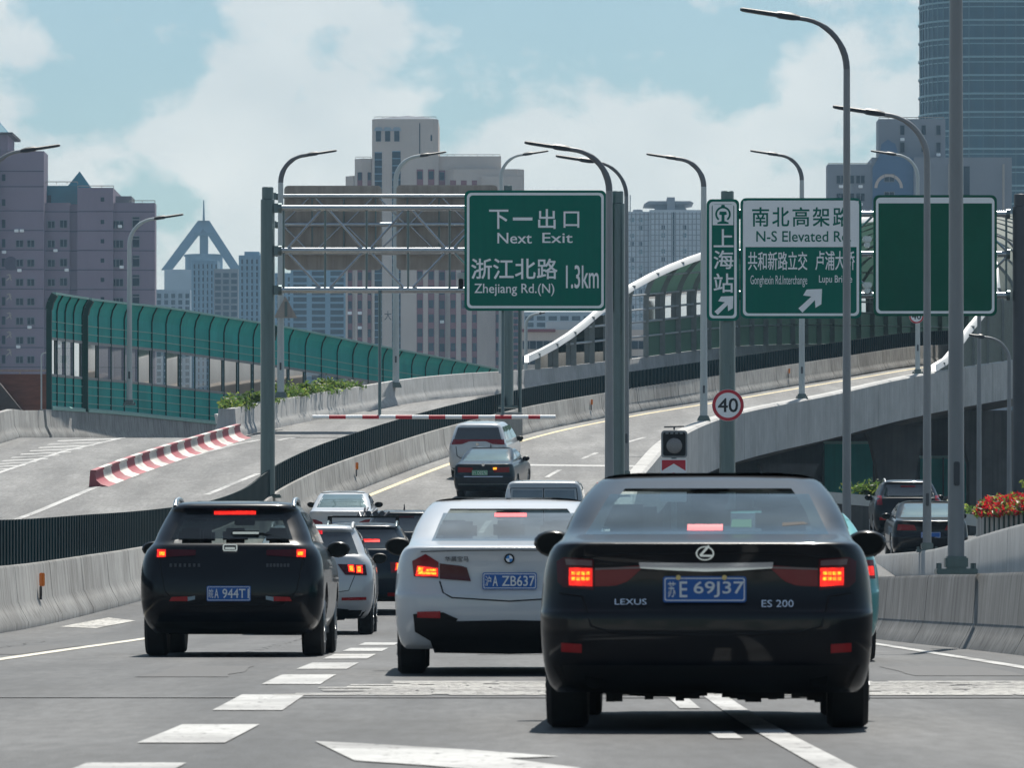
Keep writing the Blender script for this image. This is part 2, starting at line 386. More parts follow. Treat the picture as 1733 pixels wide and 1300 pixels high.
mat('plate_blue', (0.006, 0.10, 0.38), 0.4, var=0.05)
mat('plate_green', (0.05, 0.32, 0.15), 0.4)
mat('plate_white', (0.72, 0.74, 0.76), 0.4)
mat('lens_red', (0.20, 0.004, 0.01), 0.2, coat=.25, spec=0.3)
mat('lens_clear', (0.16, 0.10, 0.105), 0.15, coat=.3, spec=.4)
mat('lens_dark', (0.07, 0.003, 0.008), 0.2, coat=.2, spec=0.25)
mat('brake_red', (0.6, 0.01, 0.01), 0.3, emit=(1.0, 0.022, 0.012), estr=1.15)
mat('brake_hot', (0.7, 0.2, 0.02), 0.3, emit=(1.0, 0.33, 0.02), estr=1.7)
mat('brake_soft', (0.5, 0.02, 0.03), 0.3, emit=(1.0, 0.03, 0.045), estr=0.62)
def lampy(name, sc_):
    m = MATS[name]; nt = m.node_tree; L = nt.links; b = nt.nodes['Principled BSDF']; t = nt.nodes.new('ShaderNodeTexCoord')
    v = nt.nodes.new('ShaderNodeTexVoronoi'); v.inputs['Scale'].default_value = sc_; L.new(t.outputs['Object'], v.inputs['Vector'])
    mr = nt.nodes.new('ShaderNodeMapRange'); k = b.inputs['Emission Strength'].default_value; mr.inputs['From Max'].default_value = .7; mr.inputs['To Min'].default_value = k*1.5; mr.inputs['To Max'].default_value = k*.45
    L.new(v.outputs['Distance'], mr.inputs['Value']); L.new(mr.outputs['Result'], b.inputs['Emission Strength'])
lampy('brake_red', 26); lampy('brake_hot', 55); lampy('brake_soft', 40)
mat('reflector_red', (0.34, 0.008, 0.012), 0.25)
mat('gap', (0.004, 0.004, 0.005), 0.8)
glassy('barrier_glass', (0.9, 0.95, 0.96), 0.92)
# ------------------------------------------------------------------ the road layout (metres; y = distance ahead of the camera)
e = tab([(-60, 0), (0, 0), (31, 0), (46, .08), (60, .10), (84, .13), (104, .47), (120, .80), (135, 1.18), (150, 1.78), (160, 2.5), (170, 3.35),
         (180, 4.15), (200, 5.55), (208, 6.1), (220, 6.95), (235, 8.0), (249, 9.2), (270, 10.9), (290, 12.4), (340, 14.6)])
LW = tab([(-60, -8.8), (0, -8.4), (40, -8.2), (86, -7.75), (104, -7.3), (135, -7.0), (160, -6.5), (170, -5.7), (180, -4.5), (200, -2.2), (220, .8),
          (235, 3.9), (249, 8.8), (270, 15.4), (290, 21.6), (340, 38)])
RB = tab([(126, 1.3), (132, 1.8), (140, 2.4), (150, 2.9), (160, 3.25), (168, 3.6), (175, 4.1), (190, 5.2), (208, 7.2), (230, 11.8), (253, 18.2), (270, 24.0),
          (290, 31.5), (340, 52)])
eoff = tab([(-60, .35), (120, .4), (160, .5), (235, .5), (262, 0), (340, 0)])
def eL(d): return e(d)+eoff(d)
LL = tab([(203, -10.6), (205, -10.0), (212, -8.9), (235, -4.8), (250, -.6), (262, 3.2), (270, 6.0), (280, 9.3), (290, 12.5), (310, 19), (340, 30)])   # far wall of the left carriageway
eR = tab([(126, .93), (132, 1.10), (140, 1.5), (158, 2.2), (175, 2.5), (260, 2.6), (400, 2.6)])
eB = tab([(190, 5.75), (200, 6.05), (205, 6.3), (215, 6.6), (230, 6.8), (300, 6.9)])                  # left branch

def sheet(name, ds, xl, xr, z, m, nx=6, dz=0.0):
    mb = MB(); rows = []
    for d in ds:
        a, b = xl(d), xr(d); rows.append([(a+(b-a)*i/nx, d, z(d)+dz) for i in range(nx+1)])
    mb.loft(rows, False); o = mb.build(name, m, smooth=60); return tag(o, kind='structure')

g = MB(); g.add([(-6000, -500, -.35), (6000, -500, -.35), (6000, 12000, -.35), (-6000, 12000, -.35)], [(0, 1, 2, 3)])
tag(g.build('ground', mat('city_ground', (0.16, 0.16, 0.155), 0.9, var=0.2, scale=0.05)), kind='structure')
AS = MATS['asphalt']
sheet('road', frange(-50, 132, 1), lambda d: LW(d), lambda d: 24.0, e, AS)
sheet('ramp_road', frange(132, 340, 3), lambda d: LW(d), lambda d: RB(d), e, MATS['ramp_asphalt_glare'])
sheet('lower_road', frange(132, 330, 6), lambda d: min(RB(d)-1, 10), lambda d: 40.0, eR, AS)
sheet('left_road', frange(30, 204, 3), lambda d: min(-26, -.0902*d-7), lambda d: LW(d)-.45, eL, MATS['ramp_asphalt_glare'])
sheet('left_main_road', frange(204, 340, 3), lambda d: LL(d), lambda d: LW(d)-.45, eL, MATS['ramp_asphalt_glare'])
NB = tab([(150, -19.6), (185, -18.6), (200, -17.9), (212, -17.2), (285, -1.2), (300, 2.1)])
sheet('left_branch_road', frange(204, 296, 4), lambda d: NB(d)-.6 if d > 211 else -28, lambda d: LL(d)-.4, eB, MATS['ramp_asphalt_glare'], 4, -.02)

# ---- markings: thin sheets 5 mm and up above the asphalt
def strip(mb, xf, ds, w, z, dz=.006, mi=0):
    rows = [[(xf(d)-w/2, d, z(d)+dz), (xf(d)+w/2, d, z(d)+dz)] for d in ds]; mb.loft(rows, False, mi=mi)
def marking(name, mb, m): return tag(mb.build(name, m), kind='structure')
mb = MB()
d = 21.2
for k in range(8):
    L = 3.9 if k < 6 else 3.2
    strip(mb, lambda q: -1.66, [d, d+L*.33, d+L*.66, d+L], .44, e); d += 7.25 - k*.12
marking('lane_dashes', mb, MATS['paint_white'])
mb = MB(); strip(mb, lambda q: 1.40, frange(14, 60, 4), .16, e); strip(mb, lambda q: 1.13, [29.3, 30.7], .13, e); strip(mb, lambda q: 1.13, [36, 39], .13, e)
strip(mb, lambda q: 4.55, frange(20, 95, 4), .15, e)
marking('lane_line', mb, MATS['paint_white'])
mb = MB(); strip(mb, lambda q: -5.05, frange(20, 110, 4), .16, e)
marking('edge_line', mb, MATS['paint_cream'])
mb = MB(); strip(mb, lambda q: LW(q)+.75, frange(112, 335, 3), .20, e)
marking('ramp_edge_line', mb, MATS['paint_yellow'])
mb = MB(); strip(mb, lambda q: RB(q)-.7, frange(136, 335, 3), .16, e)
mid = lambda q: LW(q)*.42+RB(q)*.58
for d in range(146, 330, 13): strip(mb, mid, frange(d, d+5, 2.5), .16, e)
mb.add([(LW(193)+1.2, 193.5, e(193.5)+.007), (RB(193)-.9, 192, e(192)+.007), (RB(194)-.9, 193.1, e(193.1)+.007), (LW(194)+1.2, 194.6, e(194.6)+.007)], [(0, 1, 2, 3)])
marking('ramp_lane_line', mb, MATS['paint_white'])
# turn arrow, flat on the near lane
def gp(px, py): d = F*EYE/(py-HOR); return (PX(px, d), d, .006)
mb = MB(); pts = [gp(533, 1257), gp(620, 1261), (*gp(800, 1272)[:2], .006), gp(945, 1283), gp(855, 1286), gp(985, 1303), gp(870, 1312), gp(720, 1298), gp(600, 1290)]
mb.add(pts, [tuple(range(len(pts)))]); marking('road_arrow', mb, MATS['paint_white'])
# expansion joint and worn rumble bars across the near lanes
mb = MB(); mb.add([(-8.2, 38.75, e(38.75)+.006), (5.2, 38.55, e(38.55)+.006), (5.2, 38.8, e(38.8)+.006), (-8.2, 39.0, e(39)+.006)], [(0, 1, 2, 3)])
marking('expansion_joint', mb, MATS['tar'])
mb = MB(); rr = random.Random(11)
for (x, y, w_, L) in ((-4.2, 33, 1.0, 2.6), (-3.0, 45.5, .7, 6), (3.3, 46, .9, 5), (-.4, 60, .8, 8), (2.4, 70, 1.2, 7), (-5.9, 60, .7, 9)):
    mb.loft([[(x+rr.uniform(-.04, .04), y+L*k/5, e(y+L*k/5)+.004), (x+w_+rr.uniform(-.04, .04), y+L*k/5, e(y+L*k/5)+.004)] for k in range(6)], False)
marking('road_patch', mb, MATS['tar_patch'])
mb = MB()
for (x, y0, y1) in ((-6.1, 44, 75), (-2.9, 62, 90)):
    pts = []; yy = y0
    while yy < y1: pts.append((x+rr.uniform(-.10, .10), yy)); yy += rr.uniform(.25, .6)
    mb.loft([[(px-.012, py, e(py)+.005), (px+.012, py, e(py)+.005)] for px, py in pts], False)
marking('sealed_crack', mb, MATS['tar'])
mb = MB(); rr = random.Random(3)
for i in range(15):
    y = 39.3+i*.29; x = -1.5+.05*i+rr.uniform(-.3, .3)
    while x < 5.1:
        L = rr.uniform(.5, 1.6); h_ = rr.uniform(.15, .22)
        mb.add([(x, y, e(y)+.008), (x+L, y, e(y)+.008), (x+L, y+h_, e(y+h_)+.008), (x, y+h_, e(y+h_)+.008)], [(0, 1, 2, 3)]); x += L+rr.choice((0.01, .02, .12))
marking('rumble_bars', mb, MATS['paint_worn'])
mb = MB()
mb.add([(-7.25, 91, e(91)+.006), (-6.6, 90, e(90)+.006), (-6.3, 95, e(95)+.006), (-6.9, 97, e(97)+.006)], [(0, 1, 2, 3)]); marking('worn_patch', mb, MATS['paint_worn'])
# left carriageway: edge lines, hatching of the nose
def lp(px, py):
    s = (HOR-py)/F; d = 150.0
    for _ in range(60):
        d += (eL(d)-EYE-s*d)*-6.0 if False else 0
    lo, hi = 60.0, 204.0
    for _ in range(50):
        m_ = (lo+hi)/2
        if (eL(m_)-EYE)/m_ < s: lo = m_
        else: hi = m_
    return (PX(px, lo), lo, eL(lo)+.008)
def lstrip(mb, pxs, wpx):
    for (a, b), (c, dd) in zip(pxs, pxs[1:]):
        for k in range(6):
            q0 = (a+(c-a)*k/6, b+(dd-b)*k/6); q1 = (a+(c-a)*(k+1)/6, b+(dd-b)*(k+1)/6)
            p0 = Vector(lp(*q0)); p1 = Vector(lp(*q1)); t = (p1-p0); n = Vector((t.y, -t.x, 0)).normalized()*wpx/2
            mb.add([p0-n, p0+n, p1+n, p1-n], [(0, 1, 2, 3)])
mb = MB(); lstrip(mb, [(-60, 822), (0, 800), (105, 765), (205, 742), (260, 737)], .2); lstrip(mb, [(0, 890), (60, 868), (155, 828), (260, 790), (400, 752), (440, 745)], .22)
lstrip(mb, [(350, 838), (437, 802)], .2); lstrip(mb, [(470, 746), (560, 727), (640, 712)], .2)
for k in range(11):
    y = 801-k*5.6; xr = 2+k*19.5; L = 62+k*4
    a0, a1, b0, b1 = lp(xr-L, y+3), lp(xr, y-1.0), lp(xr+3, y-2.6), lp(xr-L+4, y+1.2)
    mb.add([a0, a1, b0, b1], [(0, 1, 2, 3)])
marking('gore_hatching', mb, MATS['paint_white'])

# ------------------------------------------------------------------ concrete barriers, a segment gap every few metres
JERSEY = [(0, 0), (0, .10), (-.10, .28), (-.17, .42), (-.22, .96), (-.24, 1.0), (-.46, 1.0), (-.48, .96), (-.48, 0)]   # face on the +normal side
def barrier(name, fx, fz, d0, d1, seg, label, face=1, h=1.0, m='concrete', depth=.0, prof=None, cat='concrete barrier'):
    mb = MB(); d = d0; prof = prof or JERSEY
    pr = [(o*face, z*h if z > 0 else -depth) for o, z in prof]
    while d < d1-.2:
        q = min(d+seg, d1); sweep(mb, path_of(fx, fz, frange(d+.025, q-.025, 2.5)), pr); d = q
    o = mb.build(name, MATS[m], smooth=30); return tag(o, label, cat)
lwb = barrier('concrete_barrier', LW, e, 20, 338, 5.0, 'long grey concrete barrier carrying the dark green slat fence on the left of the traffic', 1)
# slat fence on top of it: corrugated green anti-glare sheet
mb = MB(); rows = []; d = 55.0; k = 0
while d < 336:
    t = Vector((LW(d+.5)-LW(d-.5), 1)).normalized(); off = -.35+(.04 if k % 4 < 2 else -.03)
    x = LW(d)+t.y*off; y = d-t.x*off; z = e(d)+1.0; hh = .70+(.03 if k % 4 < 2 else 0)
    rows.append([(x, y, z+.01), (x, y, z+hh), (x-.03, y, z+hh), (x-.03, y, z+.01)]); d += .05 if k % 2 else .17; k += 1
mb.loft(rows, True, True)
tag(mb.build('slat_fence', MATS['slat_green'], smooth=20), 'dark green corrugated slat fence along the top of the left concrete barrier', 'fence')
# orange reflectors set on the barrier face
rt = MB()
refl = None
for i, d in enumerate((93, 178, 233, 262)):
    t = MB(); t.bbox(-.05, .05, -.03, .03, 0, .22, .012, 0); t.bbox(-.035, .035, -.035, -.015, -.22, 0, .008, 1)
    o = t.build('barrier_reflector', [MATS['orange_reflector'], MATS['pole_dark']])
    o.location = (LW(d)-.12, d, e(d)+.62); o.rotation_euler = (0, 0, yaw_of(LW, d)-.9)
    tag(o, ['small orange reflector on the concrete barrier at the far left edge', 'small orange reflector on the barrier left of the white minivan',
            'small orange reflector on the barrier right of the double lamp post', 'small orange reflector on the barrier below the direction sign'][i], 'reflector', 'orange reflectors along the barrier')
# right-hand barriers
B1 = tab([(-20, 5.6), (40, 5.45), (59, 5.3), (78, 4.95), (98, 4.7)])
barrier('concrete_barrier', B1, lambda d: -.02, 12, 98, 6.0, 'near weathered concrete barrier on the right carrying the tallest lamp post', -1, h=1.0, m='concrete_stained_shade')
B2 = tab([(60, 9.6), (100, 9.05), (126, 9.0), (150, 8.9), (165, 8.9)])
b2t = tab([(60, 2.2), (100, 2.0), (126, 1.68), (150, 1.72), (165, 2.3)])
def wall_between(name, fx, zt, zb, d0, d1, th, m, seg=6):
    mb = MB(); d = d0
    while d < d1-.2:
        q = min(d+seg, d1); rows = []
        for dd in frange(d+.025, q-.025, 2.5):
            x = fx(dd); T = zt(dd); B = zb(dd); rows.append([(x, dd, B), (x+.05, dd, T-.06), (x+.08, dd, T), (x+th-.06, dd, T), (x+th, dd, T-.06), (x+th, dd, B)])
        mb.loft(rows, True, True); d = q
    return mb.build(name, m, smooth=30)
tag(wall_between('concrete_barrier', B2, b2t, lambda d: e(d)-.2 if d < 132 else eR(d)-.2, 62, 150, .4, MATS['concrete_pale']),
    'second concrete barrier curving away to the right behind the near one', 'concrete barrier')
# ramp's right barrier, fascia and deck
PAR = [(-.46, .0), (-.46, .96), (-.44, 1.0), (-.12, 1.0), (-.02, .93), (0, .9), (0, .0)]
mb = MB(); d = 132.0
while d < 338:
    q = min(d+7.0, 338); rows = []
    for dd in frange(d+.03, q-.03, 2.4):
        t = Vector((RB(dd+.5)-RB(dd-.5), 1)).normalized(); n = Vector((t.y, -t.x, 0)); p = Vector((RB(dd), dd, e(dd)))
        bot = -.85 if dd > 176 else min(-.85, -(e(dd)-eR(dd))-.3) if dd > 150 else -(e(dd)-eR(dd))-.3
        rows.append([tuple(p+n*o+Vector((0, 0, h))) for o, h in ((-.42, .02), (-.30, .3), (-.26, .97), (-.24, 1.0), (.16, 1.0), (.24, .93), (.24, bot), (-.2, bot))])
    mb.loft(rows, True, True); d = q
# rounded gore nose
mb.lathe([(.36, -.6), (.36, .93), (.28, 1.0)], (RB(132)+.0, 131.7, e(132)), 'z', 16)
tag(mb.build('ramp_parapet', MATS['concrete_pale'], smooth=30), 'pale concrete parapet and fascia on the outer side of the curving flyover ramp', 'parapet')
mb = MB(); rows = []
for dd in frange(150, 338, 3):
    z = e(dd); dep = 1.75 if dd > 176 else max(.9, 1.75)
    rows.append([(RB(dd)+.2, dd-.0, z-.80), (RB(dd)-1.6, dd+.3, z-1.25), (RB(dd)-3.0, dd+.6, z-dep), (LW(dd)-10, dd+2, z-dep), (LW(dd)-10, dd+2, z-.15), (RB(dd)+.0, dd, z-.12)])
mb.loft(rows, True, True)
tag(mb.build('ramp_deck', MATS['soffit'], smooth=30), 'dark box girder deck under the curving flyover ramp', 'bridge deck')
# lower wall and piers under the bridge
mb = MB(); mb.box(4, 60, 276, 277, -.3, 9.6); tag(mb.build('retaining_wall', MATS['concrete_shaded']), 'dark retaining wall in the shade beneath the flyover ramp', 'wall')
def pier(x, d, zt, wb, wt, label):
    mb = MB(); mb.loft([[(x-a, d-.9, z), (x+a, d-.9, z), (x+a, d+.9, z), (x-a, d+.9, z)] for a, z in ((wb, -.3), (wb, zt-2.6), (wb*1.12, zt-1.9), (wt*.8, zt-.6), (wt, zt))], True, True)
    return tag(mb.build('bridge_pier', MATS['concrete_shaded'], smooth=40), label, 'bridge pier', 'piers of the flyover ramp')
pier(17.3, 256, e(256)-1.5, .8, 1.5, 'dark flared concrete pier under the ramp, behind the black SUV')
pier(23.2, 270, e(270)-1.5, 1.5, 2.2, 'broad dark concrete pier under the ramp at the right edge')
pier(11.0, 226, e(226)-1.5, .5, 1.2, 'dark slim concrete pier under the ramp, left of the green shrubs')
# ------------------------------------------------------------------ walls and teal noise barrier on the left
bw = lambda d: eB(d) if d > 205 else eL(d)
barrier('concrete_barrier', lambda d: NB(d), lambda d: bw(d)-.02, 150, 211.5, 6.0, 'concrete wall at the far left edge, before the green noise barrier', 1, h=1.05, m='concrete')
# wall beneath the noise barrier
mb = MB(); d = 212.0
while d < 292:
    q = min(d+6, 292); sweep(mb, path_of(NB, lambda dd: eB(dd), frange(d+.01, q-.01, 2)), [(o, z*1.08 if z > 0 else -.3) for o, z in JERSEY]); d = q
tag(mb.build('concrete_barrier', MATS['concrete'], smooth=30), 'concrete wall beneath the teal noise barrier', 'concrete barrier')
def noise_barrier(d0, d1, n, label, ztop, first_thick=True):
    zb = lambda d: eB(d)+1.08
    root = empty('noise_barrier', (NB(d0), d0, zb(d0)), label=label, cat='noise barrier', group='teal noise barrier sections on the left')
    def pt(d, off, z): 
        t = Vector((NB(d+.5)-NB(d-.5), 1)).normalized(); return (NB(d)-.35+t.y*off-NB(d0), d-t.x*off-d0, z-zb(d0))
    def zs(d): 
        b = zb(d); T = ztop(d); return b, b+(T-b)*.30, b+(T-b)*.62, b+(T-b)*.87, T
    step = (d1-d0)/n
    for i in range(n+1):
        d = d0+i*step; b, w0, w1, k, T = zs(d); mb = MB(); r = .11 if (i == 0 and first_thick) else .07
        for (o0, z0), (o1, z1) in (((0, b), (0, k)), ((0, k), (.06, k+(T-k)*.5)), ((.06, k+(T-k)*.5), (.22, T))): mb.bar(pt(d, o0+.02, z0), pt(d, o1+.02, z1), (.06 if r < .1 else .2), .07 if r < .1 else .25)
        mb.build('post', MATS['teal_dark'], root)
        if i == n: break
        a, c = d+.03, d+step-.03; ds = [a, c]
        lo = MB(); lo.loft([[pt(q, 0, zs(q)[0]), pt(q, 0, zs(q)[1]), pt(q, -.06, zs(q)[1]), pt(q, -.06, zs(q)[0])] for q in ds], True, True)
        for f in (.25, .5, .75):
            lo.bar(pt(a, .02, zs(a)[0]+(zs(a)[1]-zs(a)[0])*f), pt(c, .02, zs(c)[0]+(zs(c)[1]-zs(c)[0])*f), .03, .03, 1)
        lo.build('lower_panel', [MATS['teal_panel'], MATS['teal_cap']], root)
        gl = MB(); gl.loft([[pt(q, -.02, zs(q)[1]), pt(q, -.02, zs(q)[2])] for q in ds], False)
        for f in (1, 2): gl.bar(pt(a, .0, zs(a)[f]), pt(c, .0, zs(c)[f]), .06, .10, 1)
        gl.bar(pt(c-.14, -.03, zs(c)[1]), pt(c-.14, -.03, zs(c)[2]), .012, .012, 1)
        gl.build('glazed_pane', [MATS['barrier_glass'], MATS['pole_grey']], root)
        up = MB(); prof = lambda q: [(0, zs(q)[2]), (0, zs(q)[3]), (.06, zs(q)[3]+(zs(q)[4]-zs(q)[3])*.5), (.22, zs(q)[4]), (.16, zs(q)[4]+.02), (.0, zs(q)[3]+(zs(q)[4]-zs(q)[3])*.55), (-.06, zs(q)[3]), (-.06, zs(q)[2])]
        up.loft([[pt(q, o, z) for o, z in prof(q)] for q in ds], True, True)
        for f in (.3, .6): up.bar(pt(a, .02, zs(a)[2]+(zs(a)[3]-zs(a)[2])*f), pt(c, .02, zs(c)[2]+(zs(c)[3]-zs(c)[2])*f), .03, .03, 1)
        up.build('upper_panel', [MATS['teal_panel'], MATS['teal_cap']], root)
    cp = MB(); cp.loft([[pt(q, .12, zs(q)[4]+.0), pt(q, .28, zs(q)[4]+.0), pt(q, .28, zs(q)[4]+.08), pt(q, .12, zs(q)[4]+.08)] for q in frange(d0, d1, step)], True, True)
    cp.build('top_cap', MATS['teal_cap'], root)
    bs = MB(); bs.loft([[pt(q, .0, zb(q)-.02), pt(q, .16, zb(q)-.02), pt(q, .16, zb(q)+.10), pt(q, .0, zb(q)+.16)] for q in frange(d0, d1, step)], True, True)
    bs.build('base_flashing', MATS['teal_cap'], root)
zt = tab([(212, 11.95), (222, 12.15), (235, 12.42), (248, 12.45), (264, 12.25), (292, 12.0)])
noise_barrier(213.3, 219.6, 4, 'tall teal noise barrier section at the left end, with four window panes', zt)
noise_barrier(220.2, 248.5, 13, 'long teal noise barrier section behind the left sign post and shrubs', zt)
noise_barrier(249.2, 291, 17, 'teal noise barrier section tapering out of sight toward the centre', zt)

# far wall of the left carriageway with its rounded nose
mb = MB(); d = 205.0
while d < 338:
    q = min(d+7, 338); sweep(mb, path_of(LL, eL, frange(d+.012, q-.012, 2)), [(o, z if z > 0 else -.8) for o, z in JERSEY]); d = q
mb.lathe([(.5, -.6), (.5, .12), (.36, .42), (.3, 1.0), (.1, 1.0)], (LL(205)-.3, 204.9, eL(205)), 'z', 18)
tag(mb.build('concrete_barrier', MATS['concrete_pale'], smooth=30), 'pale concrete wall with a rounded nose beyond the left carriageway, below the shrubs', 'concrete barrier')

# red and white striped barrier on the nose
a0 = Vector(lp(156, 824)); a1 = Vector(lp(402, 741)); nseg = 21; mb = MB()
for i in range(nseg):
    def q(t):
        p = a0.lerp(a1, t); return Vector((p.x, p.y, eL(p.y)))
    t = (a1-a0).normalized(); n = Vector((t.y, -t.x, 0)).normalized()
    rings = []
    for tt in ((i+.0)/nseg, (i+1.0)/nseg):
        p = q(tt); rings.append([tuple(p+n*o+Vector((0, 0, h))) for o, h in ((.50, 0), (.27, .07), (.12, .20), (.08, .42), (.12, .43), (.12, .50), (-.06, .50), (-.1, 0))])
    mb.loft(rings, True, i in (0, nseg-1), i % 2)
tag(mb.build('striped_barrier', [MATS['stripe_red'], MATS['stripe_white']], smooth=30), 'red and white striped crash barrier dividing the left road', 'crash barrier')

# ------------------------------------------------------------------ shrubs and flowers
def foliage(mb, n, cf, size, mis, r):
    for _ in range(n):
        c = Vector(cf(r)); s = size*r.uniform(.6, 1.4)
        a = Vector((r.gauss(0, 1), r.gauss(0, 1), r.gauss(0, 1))).normalized(); b = a.cross(Vector((r.gauss(0, 1), r.gauss(0, 1), r.gauss(0, 1)))).normalized()
        mi = r.choice(mis)
        mb.add([c-a*s, c+b*s*.38, c+a*s, c-b*s*.38], [(0, 1, 2, 3)], mi)
def hedge(x0, d0, x1, d1, z0, z1, hgt, label, n=420, wid=.7, group=None, mis=(0, 0, 0, 1), size=.085):
    r = random.Random(int(d0*13+x0*7)); base = empty('planted_trough', (x0, d0, z0), label=label, cat='shrubs', group=group)
    L = math.hypot(x1-x0, d1-d0); ang = -math.atan2(x1-x0, d1-d0)
    mb = MB(); p0 = Vector((0, 0, 0)); p1 = Vector((x1-x0, d1-d0, z1-z0)); t = p1.normalized(); nn = Vector((t.y, -t.x, 0)).normalized()
    mb.loft([[tuple(p+nn*o+Vector((0, 0, h))) for o, h in ((-.24, .0), (.24, 0), (.30, .34), (.2, .34), (.2, .28), (-.2, .28), (-.2, .34), (-.30, .34))] for p in (p0, p1)], True, True)
    mb.build('trough', MATS['planter_white'], base)
    fm = MB()
    lumps = [(r.random(), r.uniform(-.12, .12), r.uniform(.35, 1)) for _ in range(max(4, int(L*1.6)))]
    def cf(r):
        u, v, h = r.choice(lumps); u = min(1, max(0, u+r.gauss(0, .35)/L)); c = p0.lerp(p1, u)+nn*(v+r.gauss(0, wid*.28))
        return c+Vector((0, 0, .34+abs(r.gauss(0, .35))*hgt*h+r.random()*hgt*.45))
    foliage(fm, n, cf, size, mis, r); fm.build('foliage', [MATS['leaf'], MATS['leaf_light'], MATS['petal']], base)
    return base
hz = lambda d: eL(d)+1.0
hx = lambda d: LL(d)-.62
hl = ['low green shrub in a white trough left of the near gantry post', 'green shrubs in a trough behind the near gantry post', 'green shrubs in the middle of the row on the pale wall', 'small green shrubs at the far end of the row on the pale wall', 'last sparse green shrubs of the row by the lamp post']
for i, (a, b) in enumerate(((205.6, 209), (211, 215.2), (215.6, 220), (220.4, 225), (225.4, 230))):
    hedge(hx(a), a, hx(b), b, hz(a)-.55+(.25 if i > 0 else 0), hz(b)-.55, .58-.05*i, hl[i], 2400, .7, 'shrub troughs along the pale wall')
wl = MB(); wl.box(9.6, 13.6, 176, 176.5, 2.0, 3.75); tag(wl.build('garden_wall', MATS['concrete_shaded'], None), 'dark low wall under the green shrubs behind the black SUV', 'wall')
hedge(9.7, 176.2, 12.0, 176.2, 3.55, 3.35, .42, 'green flowering shrubs on the dark wall under the ramp', 1800, .5)
hedge(13.0, 172, 14.2, 172, 2.9, 2.75, .4, 'small green shrubs right of the black SUV', 300, .5)
# ribbed planter wall with red flowers at the right
mb = MB(); pw = lambda d: 9.95+(121-d)*.075
mb.loft([[(pw(dd)+(.03 if k % 2 else 0), dd, .6), (pw(dd)+(.03 if k % 2 else 0), dd, 2.44), (pw(dd)+.9, dd, 2.44), (pw(dd)+.9, dd, .6)] for k, dd in enumerate(frange(108, 121.5, .3))], True, True)
rw = mb.build('ribbed_wall', MATS['concrete']); tag(rw, 'ribbed grey concrete wall below the red flowers at the right edge', 'wall')
for k in range(19):
    dd = 109+k*.62; MB().bbox(pw(dd)-.015, pw(dd)+.02, dd-.12, dd+.12, 2.0, 2.36, .01).build('dark_slat', MATS['teal_dark'], rw)
fl = empty('flower_planter', (10.3, 117, 2.44), label='round mass of red flowers with green leaves on the ribbed wall', cat='flowers')
fm = MB(); r = random.Random(5)
def cf(r):
    u = r.random(); dd = 3.0-u*6.8; th = r.uniform(-.3, math.pi); rad = (.50+.07*math.sin(u*17))*r.uniform(.7, 1.08)
    return Vector((pw(117+dd)-10.3+.12+math.cos(th)*rad*.7, dd, -.08+max(-.35, math.sin(th)*rad*.72)))
foliage(fm, 5200, cf, .075, (2, 2, 2, 0, 1), r); fm.build('flower_mass', [MATS['leaf'], MATS['leaf_light'], MATS['petal']], fl)
mb = MB(); mb.box(.1, .6, -4.2, 2.2, .01, .08); mb.build('soil_box', MATS['soil'], fl)
tf = MB(); foliage(tf, 110, lambda r: Vector((r.gauss(.35, .1), r.gauss(-1.2, .3), .46+abs(r.gauss(0, .08)))), .08, (0, 1), r); tf.build('leaf_tuft', [MATS['leaf'], MATS['leaf_light']], fl)
# teal noise screens lit beyond the bridge
def screen(x0, x1, d, z0, z1, label):
    rt = empty('noise_screen', ((x0+x1)/2, d, z0), label=label, cat='noise barrier', group='teal screens seen under the bridge'); cx = (x0+x1)/2; n = max(2, round((x1-x0)/1.1))
    for i in range(n):
        a = x0-cx+(x1-x0)*i/n; b = x0-cx+(x1-x0)*(i+1)/n; MB().box(a+.04, b-.04, 0, .08, 0, z1-z0).build('panel', MATS['teal_panel'], rt); MB().box(a-.04, a+.04, -.06, .1, 0, z1-z0+.05).build('post', MATS['teal_dark'], rt)
    MB().box(x0-cx, x1-cx, -.05, .12, z1-z0, z1-z0+.14).build('top_cap', MATS['teal_cap'], rt)
screen(15.0, 17.4, 273, 2.0, 7.9, 'teal noise screen seen under the ramp left of the flared pier')
screen(19.6, 21.9, 273, 2.0, 7.2, 'teal noise screen seen under the ramp right of the flared pier')

# ------------------------------------------------------------------ arched noise enclosure over the road ahead
arch = empty('noise_enclosure', (LL(255), 255, eL(255)+1), label='arched green noise enclosure with a white S-curved edge over the road ahead', cat='noise enclosure')
A0 = Vector((LL(255), 255, eL(255)+1))
Hh, V0 = 6.9, 2.6
def ap(d, u):
    """u 0..1 from the left foot over the top to the right foot"""
    xl = LL(d)-.3; xr = RB(d)+.1; half = (xr-xl)/2
    S = [0, V0, V0+5.6]; tot = 2*(V0+5.6+6.0); s = u*tot
    if s < V0: x, h = xl, s
    elif s > tot-V0: x, h = xr, tot-s
    else:
        a = math.pi*(1-(s-V0)/(tot-2*V0)); x = xl+half+math.cos(a)*half; h = V0+math.sin(a)*(Hh-V0)
    zb = (eL(d)+1)*(1-u)+(e(d)+1)*u
    return Vector((x, d, zb+h))-A0
hl_ = tab([(250, .05), (253, .3), (258, .9), (262, 1.6), (266, 2.6), (270, 3.6), (275, 4.55), (280, 5.2), (286, 5.9), (292, 6.6), (296, 6.88)])
hr_ = tab([(254, .1), (257, .4), (261, 1.6), (266, 3.1), (271, 5.0), (276, 5.9), (286, 6.6), (296, 6.88)])
def u_at(d, h, side):
    lo, hi = 0.0, .5
    for _ in range(40):
        m_ = (lo+hi)/2
        uu = m_ if side < 0 else 1-m_
        base = ap(d, 0 if side < 0 else 1).z
        if ap(d, uu).z-base < h: lo = m_
        else: hi = m_
    return lo if side < 0 else 1-lo
